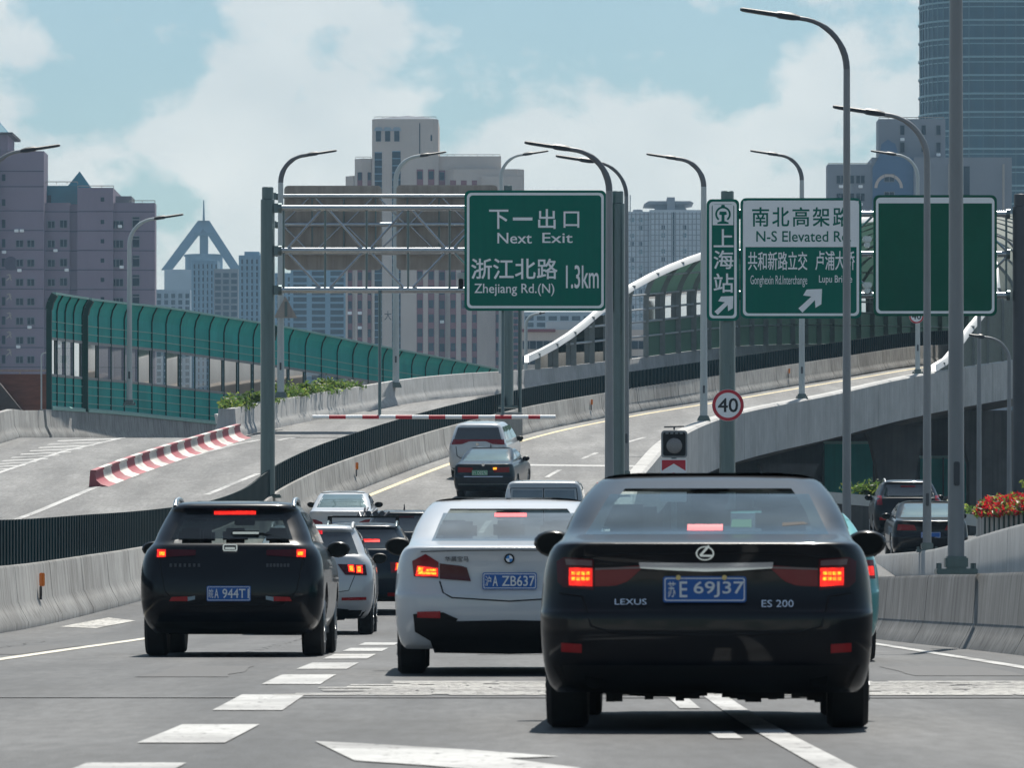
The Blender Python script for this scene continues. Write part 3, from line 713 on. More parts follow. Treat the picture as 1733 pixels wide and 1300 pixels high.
# white edge fascia: two S-curves meeting on top
edge = [ap(d, u_at(d, hl_(d), -1)) for d in frange(255, 296, 2)]+[ap(296, u) for u in [u_at(296, 6.88, -1)+(u_at(296, 6.88, 1)-u_at(296, 6.88, -1))*k/8 for k in range(1, 8)]]+[ap(d, u_at(d, hr_(d), 1)) for d in reversed(frange(255, 296, 2))]
mb = MB(); rings = []
for i, p in enumerate(edge):
    rings.append([tuple(p+Vector(q)) for q in ((-.07, -.2, -.2), (.12, -.2, -.2), (.12, .25, .12), (-.07, .25, .12))])
mb.loft(rings, True, True); mb.build('edge_fascia', MATS['white_trim'], arch, smooth=50)
dst = frange(254, 334, 2.6)
for d in dst:
    for side, hf in ((-1, hl_), (1, hr_)):
        ue = u_at(d, min(hf(d), 6.88), side)
        if d >= 296: ue = .5
        u0 = 0.0 if side < 0 else 1.0
        pts = [ap(d, u0+(ue-u0)*k/14) for k in range(15)]
        if (pts[0]-pts[-1]).length < .3: continue
        mb = MB(); inn = Vector((.16 if side < 0 else -.16, -.1, 0))
        rings = [[tuple(p+Vector((ox, oy, 0))) for ox, oy in ((-.10, -.09), (.16, -.09), (.16, .09), (-.10, .09))] for p in pts]
        mb.loft(rings, True, True); mb.build('rib', MATS['tunnel_rib'], arch, smooth=40)
def skin(d0, d1, b0, b1, name, m, side):
    """panels between ribs from height b0 to b1 above the foot"""
    mb = MB(); n = 5
    for d, q in zip(dst, dst[1:]):
        if d < d0 or q > d1: continue
        rows = []
        for dd in (d+.05, q-.05):
            hf = hl_ if side < 0 else hr_
            top = min(b1, hf(dd)-.05 if dd < 296 else 6.87); bot = min(b0, top)
            ua, ub = u_at(dd, bot, side), u_at(dd, top, side) if not (dd >= 296 and b1 > 6.8) else .5
            rows.append([tuple(ap(dd, ua+(ub-ua)*k/n)+Vector((-.08 if side < 0 else .08, 0, 0))) for k in range(n+1)])
        mb.loft(rows, False)
    if mb.v: mb.build(name, m, arch, smooth=40)
skin(270, 340, 0, 1.7, 'lower_panel', MATS['tunnel_green'], -1)
skin(256, 271, 0, 2.2, 'louvre_glass', MATS['barrier_glass'], -1)
skin(270, 340, 1.7, 3.0, 'glazed_panel', MATS['barrier_glass'], -1)
skin(270, 340, 3.0, 6.9, 'upper_panel', MATS['tunnel_green'], -1)
skin(255, 340, 0, 2.2, 'lower_panel', MATS['tunnel_roof'], 1)
skin(255, 340, 2.2, 6.9, 'upper_panel', MATS['tunnel_roof'], 1)
mb = MB()
for h in (1.0, 1.7, 2.3, 3.0, 3.9):
    pts = [ap(d, u_at(d, h, -1)) for d in frange(256, 330, 2.6) if hl_(d) > h+.05]
    if len(pts) > 1: mb.tube([p+Vector((.03, 0, 0)) for p in pts], .05, 6)
mb.build('rail', MATS['white_trim'], arch)
# ------------------------------------------------------------------ gantries
def column(root, px, d, ztop, zbase, r, m='galv'):
    x = PX(px, d)-root.location.x; z0 = zbase-root.location.z; z1 = ztop-root.location.z
    mb = MB(); mb.lathe([(r, z0), (r*.97, z1), (r*.8, z1+.02), (r*.8, z1+.34), (r*.7, z1+.36)], (x, 0, 0), 'z', 20)
    mb.build('column', MATS[m], root, smooth=40)
    b = MB(); b.bbox(x-r*1.9, x+r*1.9, -r*1.9, r*1.9, z0-.02, z0+.05, .01)
    for k in range(8):
        a = k*math.pi/4; b.bar((x+math.cos(a)*r, math.sin(a)*r, z0+.05), (x+math.cos(a)*r*1.7, math.sin(a)*r*1.7, z0+.06), .02, .05)
    b.build('base_plate', MATS[m], root)
def truss(root, d, px0, px1, pys, step, rows=2, chord=.085, phase=0):
    ox, oz = root.location.x, root.location.z
    zz = [PZ(y, d)-oz for y in pys]; x0 = PX(px0, d)-ox; x1 = PX(px1, d)-ox
    for z in zz:
        MB().tube([(x0, 0, z), (x1, 0, z)], chord, 12).build('chord', MATS['galv_bright'], root, smooth=40)
        for xx in (x0, x1): MB().lathe([(chord*1.7, -.05), (chord*1.7, .05)], (xx, 0, z), 'x', 12).build('flange', MATS['galv'], root, smooth=40)
        mb = MB()
        mb.bbox(min(x0, x1)-.45, min(x0, x1)-.02, -.09, .09, z-.13, z+.13, .02)
        mb.build('clamp', MATS['galv'], root, smooth=40)
    n = max(1, round((x1-x0)/step)); st = (x1-x0)/n
    for i in range(n+1):
        xx = min(x1-.05, x0+.1+i*st); MB().tube([(xx, .0, zz[0]), (xx, .0, zz[-1])], .032, 8).build('vertical_strut', MATS['galv'], root, smooth=40)
    for r_ in range(rows):
        for i in range(n):
            a, b = x0+.1+i*st, x0+.1+(i+1)*st
            up = (i+r_) % 2 == 0
            za, zb = (zz[r_+1], zz[r_]) if up else (zz[r_], zz[r_+1])
            MB().tube([(a+.06, 0, za), (b-.06, 0, zb)], .034, 8).build('diagonal_strut', MATS['galv_bright'], root, smooth=40)

D1 = 160.0
g1 = empty('sign_gantry', (PX(453, D1), D1, e(160)+.9), label='galvanised steel sign gantry with zigzag truss spanning the road, round grey post at its left', cat='gantry')
column(g1, 453, D1, PZ(338, D1), PZ(842, D1), .205); column(g1, 1045, D1, PZ(345, D1), PZ(815, D1), .21)
truss(g1, D1, 474, 1036, (352, 424, 491), 1.16)
b = MB(); b.bbox(PX(774, D1)-g1.location.x, PX(790, D1)-g1.location.x, -.25, .05, PZ(472, D1)-g1.location.z, PZ(462, D1)-g1.location.z, .02, 0)
b.bbox(PX(776, D1)-g1.location.x, PX(784, D1)-g1.location.x, -.15, .1, PZ(486, D1)-g1.location.z, PZ(472, D1)-g1.location.z, .02, 1)
b.build('camera_housing', [MATS['white_trim'], MATS['black_plastic']], g1)
D2 = 213.0
g2 = empty('sign_gantry', (PX(864, D2), D2, e(213)+1), label='grey steel gantry behind, holding two signs seen from the back', cat='gantry')
column(g2, 860, D2, PZ(330, D2), PZ(690, D2), .20); 
truss(g2, D2, 470, 846, (332, 380, 428), 1.2)
MB().tube([(PX(880, D2)-g2.location.x, .5, -.05), (PX(880, D2)-g2.location.x, .5, PZ(340, D2)-g2.location.z)], .07, 10).build('stay_post', MATS['galv'], g2, smooth=40)
MB().bbox(-.55, .45, -.45, .55, -1.0, .06, .03).build('plinth', MATS['concrete_pale'], g2)
D3 = 158.0
g3 = empty('sign_gantry', (PX(1231, D3), D3, eR(158)), label='steel gantry at the right carrying the three tall green signs on two thick posts', cat='gantry')
column(g3, 1231, D3, PZ(345, D3), eR(158), .225); column(g3, 1727, D3, PZ(350, D3), eR(158), .225, 'pole_dark')
truss(g3, D3, 1250, 1706, (362, 430, 500), 1.2)
for k, (px, dz) in enumerate(((1467, 0), (1467, 1))):
    mb = MB(); z = PZ(410 if dz == 0 else 488, D3)-g3.location.z; x = PX(px, D3)-g3.location.x
    mb.bbox(x-.12, x+.12, -.3, .0, z, z+.16, .03); mb.bbox(x-.08, x+.08, -.24, -.02, z-.16, z, .03)
    mb.build('flood_lamp', MATS['galv_bright'], g3)

# ------------------------------------------------------------------ signs
def sign(name, px0, px1, py0, py1, d, label, cat='road sign', face='sign_green', border=True, back=False, rad=.16, group=None):
    cx, cz = (px0+px1)/2, (py0+py1)/2; s = F/d
    root = empty(name, (PX(cx, d), d, PZ(cy := cz, d)), label=label, cat=cat, group=group)
    hw, hh = (px1-px0)/2/s, (py1-py0)/2/s
    MB().prism(rrect(-hw, hw, -hh, hh, rad), -.03, .03).build('panel', MATS['sign_back' if back else face], root)
    if border and not back:
        o = rrect(-hw+.07, hw-.07, -hh+.07, hh-.07, rad*.8); i_ = rrect(-hw+.14, hw-.14, -hh+.14, hh-.14, rad*.6); n = len(o)
        mb = MB(); mb.add([(x, -.034, z) for x, z in o]+[(x, -.034, z) for x, z in i_], [(k, (k+1) % n, (k+1) % n+n, k+n) for k in range(n)])
        mb.build('border', MATS['sign_white'], root)
    rb = MB()
    yb = (.03, .09) if not back else (-.09, -.03)
    n = max(2, round(2*hw/.5))
    for k in range(n): x = -hw+.25+(2*hw-.5)*k/(n-1); rb.box(x-.03, x+.03, yb[0], yb[1], -hh+.06, hh-.06)
    rb.build('stiffener', MATS['sign_back' if back else 'galv'], root)
    def q(px, py): return ((px-cx)/s, (cz-py)/s)
    def letter(txt, x0, x1, y0, y1, m='sign_white', bold=.012, name='lettering'):
        a, b = q(x0, y1); c, dd = q(x1, y0); mb = MB(); put_text(mb, txt, a, c, b, dd, -.037, bold); mb.build(name, MATS[m], root)
    def poly(pts, m='sign_white', name='arrow', y=-.036):
        mb = MB(); mb.add([(q(*p)[0], y, q(*p)[1]) for p in pts], [tuple(range(len(pts)))]); mb.build(name, MATS[m], root)
    return root, letter, poly, q
# next exit
sr, L_, Pp, q = sign('direction_sign', 786, 1026, 322, 526, D1-.35, 'large green sign on the left gantry for the next exit at 1.3 km')
for ch, a, b, y0, y1 in (('下', 828, 860, 355, 387), ('一', 868, 901, 368, 373), ('出', 911, 940, 354, 387), ('口', 954, 980, 358, 385)): L_(ch, a, b, y0, y1, bold=.02)
L_('Next', 842, 900, 394, 412, bold=.018); L_('Exit', 918, 969, 394, 411, bold=.018)
for k, ch in enumerate('浙江北路'): L_(ch, 798+k*37, 832+k*37, 438, 472, bold=.022)
L_('Zhejiang Rd.(N)', 803, 938, 480, 501, bold=.012); L_('1.3km', 958, 1013, 449, 488, bold=.012)
# backs of the two signs for the other direction
sign('direction_sign', 481, 646, 314, 457, D2+.35, 'back of a brown grey sign with ribs, left of the two on the rear gantry', back=True, group='sign backs on the rear gantry')
sign('direction_sign', 671, 842, 313, 457, D2+.35, 'back of a brown grey sign with ribs, partly hidden by the next exit sign', back=True, group='sign backs on the rear gantry')
# station sign
sr, L_, Pp, q = sign('station_sign', 1196, 1251, 337, 543, D3-.35, 'tall narrow green sign for the railway station with a white rail emblem', rad=.14)
Pp([(1206, 346), (1241, 346), (1241, 381), (1206, 381)], name='emblem_field')
mb = MB(); n = 24
def arc(cx, cy, ro, ri, a0, a1, yy):
    vs = []; 
    for k in range(n+1):
        a = R(a0+(a1-a0)*k/n); vs += [(q(cx+ro*math.cos(a), cy-ro*math.sin(a))[0], yy, q(cx+ro*math.cos(a), cy-ro*math.sin(a))[1]), (q(cx+ri*math.cos(a), cy-ri*math.sin(a))[0], yy, q(cx+ri*math.cos(a), cy-ri*math.sin(a))[1])]
    mb.add(vs, [(2*k, 2*k+2, 2*k+3, 2*k+1) for k in range(n)])
def qp(pts): mb.add([(q(*p)[0], -.040, q(*p)[1]) for p in pts], [tuple(range(len(pts)))])
arc(1223.5, 362.5, 13.2, 10, -52, 232, -.040)
qp([(1221, 346.5), (1226, 346.5), (1227, 350), (1220, 350)])
qp([(1218, 358), (1229, 358), (1230, 363), (1226, 364), (1226, 374), (1233, 376.5), (1233, 379), (1214, 379), (1214, 376.5), (1221, 374), (1221, 364), (1217, 363)])
mb.build('emblem', MATS['sign_green'], sr)
for ch, y0, y1 in (('上', 388, 418), ('海', 424, 455), ('站', 463, 495)): L_(ch, 1208, 1241, y0, y1, bold=.02)
AR = lambda ox, oy, k: [(ox+k*x, oy-k*y) for x, y in ((0, 6), (4, 10), (24, 30), (13, 36), (17, 40), (40, 40), (40, 16), (36, 12), (30, 23), (10, 2), (6, 0))]
AR = lambda ox, oy, k: [(ox+k*x, oy-k*y) for x, y in ((0, 7), (22, 27), (8, 29), (14, 39), (40, 40), (39, 14), (29, 8), (28, 21), (7, 0))]
Pp(AR(1209, 533, .80))
# elevated road sign
sr, L_, Pp, q = sign('direction_sign', 1253, 1458, 335, 539, D3-.35, 'large sign with white upper half for the elevated road and a slanting arrow')
Pp([(1258, 340), (1453, 340), (1453, 418), (1258, 418)], name='white_field')
for k, ch in enumerate('南北高架路'): L_(ch, 1273+k*34.2, 1301+k*34.2, 351, 383, m='sign_green', bold=.022)
L_('N-S Elevated Rd.', 1280, 1440, 391, 409, m='sign_green', bold=.018)
L_('共和新路立交', 1266, 1366, 426, 457, bold=.012); L_('卢浦大桥', 1380, 1446, 425, 457, bold=.012)
L_('Gonghexin Rd.Interchange', 1270, 1366, 466, 486, bold=.0); L_('Lupu Bridge', 1386, 1442, 466, 482, bold=.008)
Pp(AR(1351, 529, 1.0))
# blank sign
sr, L_, Pp, q = sign('direction_sign', 1478, 1687, 330, 535, D3-.3, 'blank dark green sign with a white frame, right of the elevated road sign', face='sign_film')
Pp([(1485, 338), (1680, 338), (1680, 344), (1485, 344)], name='white_field')
# round speed limit sign on the post
def speed_sign(px, py, rpx, d, label, txt='40'):
    s = F/d; r_ = rpx/s; rt = empty('speed_limit_sign', (PX(px, d), d, PZ(py, d)), label=label, cat='road sign')
    MB().lathe([(r_, .02), (r_, -.02)], (0, 0, 0), 'y', 40).build('panel', MATS['sign_white'], rt, smooth=40)
    mb = MB(); o = [(math.cos(2*math.pi*k/48)*r_*.985, -.024, math.sin(2*math.pi*k/48)*r_*.985) for k in range(48)]; i_ = [(x*.80, y, z*.80) for x, y, z in o]
    mb.add(o+i_, [(k, (k+1) % 48, (k+1) % 48+48, k+48) for k in range(48)]); mb.build('red_ring', MATS['sign_red'], rt)
    mb = MB(); put_text(mb, txt, -r_*.62, r_*.62, -r_*.43, r_*.43, -.026, .028); mb.build('lettering', MATS['sign_black'], rt)
    mb = MB(); mb.bbox(-.06, .06, .02, .12, -r_*.7, r_*.7, .01); mb.build('bracket', MATS['galv'], rt)
speed_sign(1232, 686, 27, D3-.37, 'round white 40 speed limit sign with a red ring on the thick right post')
speed_sign(1551, 535, 12.5, 252.2, 'small red ringed sign on a lamp post, mostly hidden under the blank green sign', '40')
# traffic light box with chevron board
DL = 126.0; s = F/DL
tl = empty('traffic_signal', (PX(1141, DL), DL, e(126)), label='square black signal box with one round grey lamp on the gore nose', cat='traffic signal')
z0 = e(126)
def Q(px, py): return (PX(px, DL)-tl.location.x, PZ(py, DL)-z0)
mb = MB(); mb.prism(rrect(Q(1119, 0)[0], Q(1163, 0)[0], Q(0, 775)[1], Q(0, 729)[1], .07), -.1, .12); mb.build('housing', MATS['pole_grey'], tl)
mb = MB(); mb.prism(rrect(Q(1122, 0)[0], Q(1160, 0)[0], Q(0, 772)[1], Q(0, 732)[1], .05), -.115, -.09); mb.build('face_plate', MATS['black_plastic'], tl)
cx, cz = Q(1141, 755); mb = MB(); mb.lathe([(.175, -.118), (.16, -.15), (.12, -.165), (.02, -.17)], (cx, 0, cz), 'y', 28); mb.build('lens', mat('lens_grey', (.22, .21, .205), .25, var=.2, scale=30), tl, smooth=50)
mb = MB()
for k in range(4): xx = Q(1126+k*8, 0)[0]; mb.bbox(xx, xx+.07, -.13, -.115, Q(0, 735)[1], Q(0, 734)[1]+.02, .004)
mb.build('indicator_strip', MATS['pole_grey'], tl)
mb = MB(); mb.tube([(0, 0, Q(0, 728)[1]), (0, 0, Q(0, 723)[1])], .02, 8); mb.bar((Q(1124, 0)[0], 0, Q(0, 723)[1]), (Q(1158, 0)[0], 0, Q(0, 722)[1]), .06, .03); mb.build('antenna_bar', MATS['pole_dark'], tl)
mb = MB(); mb.tube([(0, .1, 0), (0, .1, Q(0, 775)[1])], .06, 10); mb.build('post', MATS['galv'], tl, smooth=40)
cv = empty('chevron_board', (PX(1140, DL), DL-.05, e(126)+.3), label='red board with a white upward chevron below the signal box', cat='road sign')
zz = cv.location.z
def Q2(px, py): return (PX(px, DL)-cv.location.x, PZ(py, DL)-zz)
mb = MB(); mb.prism(rrect(Q2(1118, 0)[0], Q2(1162, 0)[0], Q2(0, 850)[1], Q2(0, 777)[1], .03), -.02, .02); mb.build('panel', MATS['sign_white'], cv)
mb = MB(); mb.add([(Q2(*p)[0], -.024, Q2(*p)[1]) for p in ((1120, 779), (1160, 779), (1160, 797), (1140, 785), (1120, 797))], [(0, 1, 2, 3, 4)])
mb.add([(Q2(*p)[0], -.024, Q2(*p)[1]) for p in ((1120, 812), (1140, 800), (1160, 812), (1160, 830), (1140, 818), (1120, 830))], [(0, 1, 4, 5), (1, 2, 3, 4)]); mb.build('red_chevron', MATS['sign_red'], cv)
mb = MB(); mb.box(-.03, .03, .02, .06, -.3, .2); mb.build('post', MATS['galv'], cv)
# striped height bar hanging from the gantry
hb = empty('height_limit_bar', (PX(735, D1-.5), D1-.5, PZ(706, D1-.5)), label='red and white striped height bar hanging from rods below the left gantry', cat='height bar')
mb = MB(); ed = [530, 558, 586, 614, 642, 670, 698, 726, 754, 782, 810, 838, 866, 894, 914, 940]
for k, (a, b) in enumerate(zip(ed, ed[1:])):
    mb.lathe([(.055, PX(a, D1)-hb.location.x), (.055, PX(b, D1)-hb.location.x)], (0, 0, 0), 'x', 12, k % 2)
mb.build('bar', [MATS['sign_white'], MATS['sign_red']], hb, smooth=40)
for px, yt in ((643, 492), (851, 526)): MB().tube([(PX(px, D1)-hb.location.x, .12, .05), (PX(px, D1)-hb.location.x, .35, PZ(yt, D1)-hb.location.z)], .045, 8).build('hanger_rod', MATS['galv'], hb, smooth=40)
# warning triangle seen from behind on the left lamp post
ts = empty('warning_sign', (PX(484, 211), 211, PZ(520, 211)), label='back of a grey triangular sign on the lamp post beside the left gantry post', cat='road sign')
MB().prism([(-.45, -.4), (.42, -.4), (-.02, .42)], -.02, .02).build('panel', MATS['sign_back'], ts); MB().box(-.05, .05, -.06, -.02, -.35, .2).build('bracket', MATS['galv'], ts)

# ------------------------------------------------------------------ street lamps
def lamp(px, d, zb, py_top, dirn, label, reach=2.0, r0=.11, m='pole_grey', arm_m=None, head=1.05, group='street lamps', tilt=.12, flange=True, bend=1.0):
    zt = PZ(py_top, d); H = zt-zb; x = PX(px, d)
    rt = empty('street_lamp', (x, d, zb), label=label, cat='street lamp', group=group)
    b = bend; zs = H-.12-b
    MB().tube([(0, 0, 0), (0, 0, zs*.5), (0, 0, zs)], [r0, r0*.86, r0*.72], 14).build('pole', MATS[m], rt, smooth=40)
    pts = []; a1 = R(78)
    for k in range(11):
        a = a1*k/10; pts.append((dirn*b*(1-math.cos(a)), 0, zs+b*math.sin(a)*1.02))
    lx, lz = pts[-1][0], pts[-1][2]; ext = max(.25, reach-b-head)
    pts.append((lx+dirn*ext, 0, lz+ext*.16))
    MB().tube(pts, [r0*.72]*4+[r0*.62]*4+[r0*.5]*4, 12).build('arm', MATS[arm_m or m], rt, smooth=40)
    ex, ez = pts[-1][0], pts[-1][2]; hm = MB(); rings = []
    for t, w_, h_ in ((-.10, .05, .05), (-.02, .075, .07), (.05, .085, .085), (.28, .09, .085), (.34, .10, .055), (.95, .10, .045), (1.0, .06, .03)):
        L = t*head; cx = ex+dirn*L; cz = ez+L*(tilt+.03)
        rings.append([(cx, -w_, cz-h_*.7), (cx, w_, cz-h_*.7), (cx, w_*.9, cz+h_*.5), (cx, w_*.3, cz+h_), (cx, -w_*.3, cz+h_), (cx, -w_*.9, cz+h_*.5)])
    hm.loft(rings, True, True); hd = hm.build('lamp_head', MATS['lamp_dark'], rt, smooth=40)
    ln = MB(); a = ex+dirn*head*.4; c = ex+dirn*head*.9
    ln.add([(a, -.07, ez+head*.4*(tilt+.03)-.045), (c, -.07, ez+head*.9*(tilt+.03)-.04), (c, .07, ez+head*.9*(tilt+.03)-.04), (a, .07, ez+head*.4*(tilt+.03)-.045)], [(0, 1, 2, 3)]); ln.build('lens', MATS['lamp_lens'], hd)
    if flange:
        fb = MB(); fb.bbox(-.24, .24, -.2, .2, -.03, .035, .01)
        for sx in (-.2, .2):
            for sy in (-.15, .15): fb.tube([(sx, sy, .03), (sx, sy, .1)], .02, 6)
        fb.bbox(-r0*1.35, r0*1.35, -r0*1.35, r0*1.35, .035, .18, .02)
        fb.build('base_flange', MATS['galv'], rt)
        hh = MB(); hh.bbox(-.035, .035, -r0-.012, -r0+.03, 1.0, 1.28, .01); hh.build('access_hatch', MATS['pole_dark'], rt)
    return rt
lamp(1618, 66, 1.0, -350, -1, 'tallest thick grey lamp post on the near right barrier, its top out of view', 2.1, .098)
lamp(1433, 113, e(113), 22, -1, 'tall lamp post with dark curved arm right of the elevated road sign', 2.12, .092, head=1.08, arm_m='pole_arm_shade')
lamp(1569, 126, 1.68, 186, -1, 'grey lamp post on the second right barrier in front of the blank sign', 1.9, .098)
lamp(1031, 140, e(140)+1.0, 246, -1, 'lamp post with the higher of the two arms in the centre', 1.72, .115, arm_m='pole_arm_shade')
lamp(1060, 168, e(168)+1.0, 268, -1, 'lamp post with the lower of the two arms in the centre', 1.85, .085, arm_m='pole_arm_shade')
lamp(1191, 207, e(207)+1.0, 264, -1, 'white lamp post on the flyover parapet left of the station sign', 1.9, .14, arm_m='pole_arm_shade', m='pole_light')
lamp(1357, 230, e(230)+1.0, 258, -1, 'white lamp post on the flyover parapet behind the elevated road sign', 1.85, .125, arm_m='pole_arm_shade', m='pole_light')
lamp(1553, 253, e(253)+1.0, 258, -1, 'white lamp post on the flyover parapet behind the blank sign', 1.9, .11, m='pole_light')
lamp(475, 211.5, PZ(672, 211.5), 258, 1, 'lamp post behind the left gantry post with its arm to the right', 1.85, .135, arm_m='pole_arm_shade', m='pole_light')
lamp(670, 235.5, PZ(655, 235.5), 260, 1, 'lamp post right of the two shrub troughs, arm in front of the tower block', 1.65, .14, m='pole_light')
lamp(848, 250.5, PZ(632, 250.5), 258, 1, 'lamp post behind the top left corner of the next exit sign', 1.8, .11, flange=False, m='pole_light')
lamp(219, 219.9, PZ(685, 219.9), 366, 1, 'short pale lamp post in front of the teal noise barrier', 1.72, .115, m='pole_light')
lamp(-20, 165, 3.2, 250, 1, 'lamp post off the left edge with only its arm and head in view', 1.75, .10)
lamp(1657, 186, 2.5, 500, -1, 'thin grey lamp post right of the thick near post, its head behind the blank sign', .9, .09, head=.5, bend=.5)
lamp(1708, 182, 2.5, 566, -1, 'thin lamp post with a round bend near the right edge', 1.3, .085, head=.45, bend=.75)
lamp(1724, 165, 2.4, 392, -1, 'lamp with a thin white arm reaching over the blank sign from the right edge', 1.75, .06, head=.75, bend=.8, flange=False)
lamp(890, 300, 8, 528, 1, 'small lamp post below the right corner of the next exit sign', .95, .12, head=.3, bend=.6, flange=False, m='pole_light')
lamp(70, 330, 3.5, 594, 1, 'tiny white street lamp before the lavender building', .5, .06, m='white_trim', head=.25, bend=.2, flange=False)
# ------------------------------------------------------------------ city behind
mat('stucco_lavender', (0.225, 0.175, 0.225), 0.9, var=0.06, scale=0.15, dirt=(0.165, 0.13, 0.17), streak=0.25)
mat('stucco_groove', (0.075, 0.06, 0.095), 0.9)
mat('cream_wall', (0.52, 0.44, 0.385), 0.9, var=0.06, scale=0.12, dirt=(0.3, 0.27, 0.25), streak=0.25)
mat('maroon_wall', (0.20, 0.06, 0.07), 0.85, var=0.1, scale=0.3)
mat('window_dark', (0.005, 0.018, 0.03), 0.25, spec=0.12, var=0.4, scale=.6)
mat('window_frame', (0.17, 0.18, 0.2), 0.6)
mat('teal_glass', (0.008, 0.14, 0.20), 0.25, var=0.15, scale=.4)
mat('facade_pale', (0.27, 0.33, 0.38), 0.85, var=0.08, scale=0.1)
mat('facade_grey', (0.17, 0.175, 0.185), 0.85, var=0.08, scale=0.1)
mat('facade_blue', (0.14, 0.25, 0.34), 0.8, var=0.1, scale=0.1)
mat('concrete_tower', (0.20, 0.215, 0.245), 0.85, var=0.08, scale=0.1)
mat('steel_blue', (0.08, 0.17, 0.24), 0.6)
mat('glass_blue', (0.003, 0.050, 0.082), 0.12, spec=0.3, var=0.35, scale=.35, stretch=(1, 1, .25))
mat('glass_mid', (0.05, 0.13, 0.165), 0.16, spec=0.9, var=0.35, scale=.35, stretch=(1, 1, .25))
mat('gable_shadow_blue', (0.055, 0.12, 0.22), .8, var=.1, scale=.2); mat('band_line', (0.17, 0.30, 0.34), .5)
mat('mullion', (0.08, 0.17, 0.21), 0.5)
mat('tile_white', (0.42, 0.45, 0.48), 0.7, var=0.12, scale=0.3)
mat('brick', (0.19, 0.075, 0.05), 0.9, var=0.22, scale=3, stretch=(.4, .4, 2))
mat('roof_dark', (0.07, 0.055, 0.05), 0.8, var=.2)
class Bld:
    def __init__(s, name, px, d, label, cat='building', group=None):
        s.d = d; s.x0 = PX(px, d); s.root = empty(name, (s.x0, d, -.35), label=label, cat=cat, group=group); s.cache = {}
    def X(s, px): return PX(px, s.d)-s.x0
    def Z(s, py): return PZ(py, s.d)+.35
    def part(s, name, mb, m, parent=None, smooth=None): return mb.build(name, MATS[m] if isinstance(m, str) else m, parent or s.root, smooth=smooth)
    def block(s, name, a, b, top, m, dep=14, y0=0.0, bot=None, ch=0.0):
        mb = MB(); x0, x1 = s.X(a), s.X(b); z1 = s.Z(top); z0 = 0 if bot is None else s.Z(bot)
        if ch: mb.loft([[(x0, y0+ch, z), (x0+ch, y0, z), (x1-ch, y0, z), (x1, y0+ch, z), (x1, y0+dep, z), (x0, y0+dep, z)] for z in (z0, z1)], True, True)
        else: mb.box(x0, x1, y0, y0+dep, z0, z1)
        return s.part(name, mb, m)
    def win(s, cx, cy, w_, h_, y=0.0, m='window_dark', panes=2, name='window', frame=True):
        """window: a proud frame round a recessed dark pane, placed as a child; copies share one mesh"""
        k = (w_, h_, m, panes, name, frame)
        W, H = w_*s.d/F, h_*s.d/F
        if k not in s.cache:
            mb = MB(); mb.box(-W/2, W/2, -.02, .1, -H/2, H/2, 0)
            if frame:
                t = .09
                mb.box(-W/2-t, -W/2, -.16, .1, -H/2-t, H/2+t, 1); mb.box(W/2, W/2+t, -.16, .1, -H/2-t, H/2+t, 1)
                mb.box(-W/2, W/2, -.16, .1, H/2, H/2+t, 1); mb.box(-W/2, W/2, -.22, .1, -H/2-t, -H/2, 1)
                for j in range(1, panes): xx = -W/2+W*j/panes; mb.box(xx-.05, xx+.05, -.1, -.021, -H/2, H/2, 1)
            o = mb.build(name, [MATS[m], MATS['window_frame']], s.root); s.cache[k] = o
        else:
            o = s.cache[k].copy(); col.objects.link(o); o.parent = s.root
        o.location = (s.X(cx), y, s.Z(cy)); return o
    def ac(s, cx, cy, y=0):
        W = 7*s.d/F
        if 'ac' not in s.cache:
            mb = MB(); mb.bbox(-W/2, W/2, -.6, .05, -W*.35, W*.35, .05); o = mb.build('air_conditioner', MATS['sign_white'], s.root); s.cache['ac'] = o
        else: o = s.cache['ac'].copy(); col.objects.link(o); o.parent = s.root
        o.location = (s.X(cx), y, s.Z(cy))
    def rail(s, a, b, top, h=4, y=.5):
        mb = MB(); z0 = s.Z(top); z1 = s.Z(top-h); x0, x1 = s.X(a), s.X(b); n = max(2, int((x1-x0)/1.6))
        mb.bar((x0, y, z1), (x1, y, z1), .12)
        for k in range(n+1): xx = x0+(x1-x0)*k/n; mb.bar((xx, y, z0), (xx, y, z1), .09)
        s.part('roof_railing', mb, 'sign_back')
# lavender building at the left
b = Bld('apartment_building', 120, 900, 'lavender grey apartment block with a teal roof pyramid at the left edge')
b.block('wall', 0, 76, 257, 'stucco_lavender', 8, -2.0); b.block('wall', 66, 118, 343, 'stucco_lavender', 20, 0)
b.block('wall', -60, 0.5, 262, 'stucco_lavender', 26, -3.5)
b.block('wall', 118, 132, 345, 'stucco_lavender', 20, .7); b.block('wall', 131.5, 192, 318, 'stucco_lavender', 20, -.8); b.block('wall', 191, 262, 343, 'stucco_lavender', 4, 0.2)
b.block('penthouse', 49, 131, 311, 'teal_glass', 12, 4); b.block('penthouse', 192, 219, 328, 'facade_grey', 8, 5)
for px in (57, 69, 80): b.win(px, 334, 6, 13, 3.9, frame=False)
mb = MB(); z0, z1 = b.Z(317), b.Z(283); cx = b.X(128); hw = b.X(152)-b.X(128); mb.add([(cx-hw, 6, z0), (cx+hw, 6, z0), (cx+hw, 6+2*hw, z0), (cx-hw, 6+2*hw, z0), (cx, 6+hw, z1)], [(0, 1, 4), (1, 2, 4), (2, 3, 4), (3, 0, 4), (3, 2, 1, 0)]); b.part('roof_pyramid', mb, 'teal_glass')
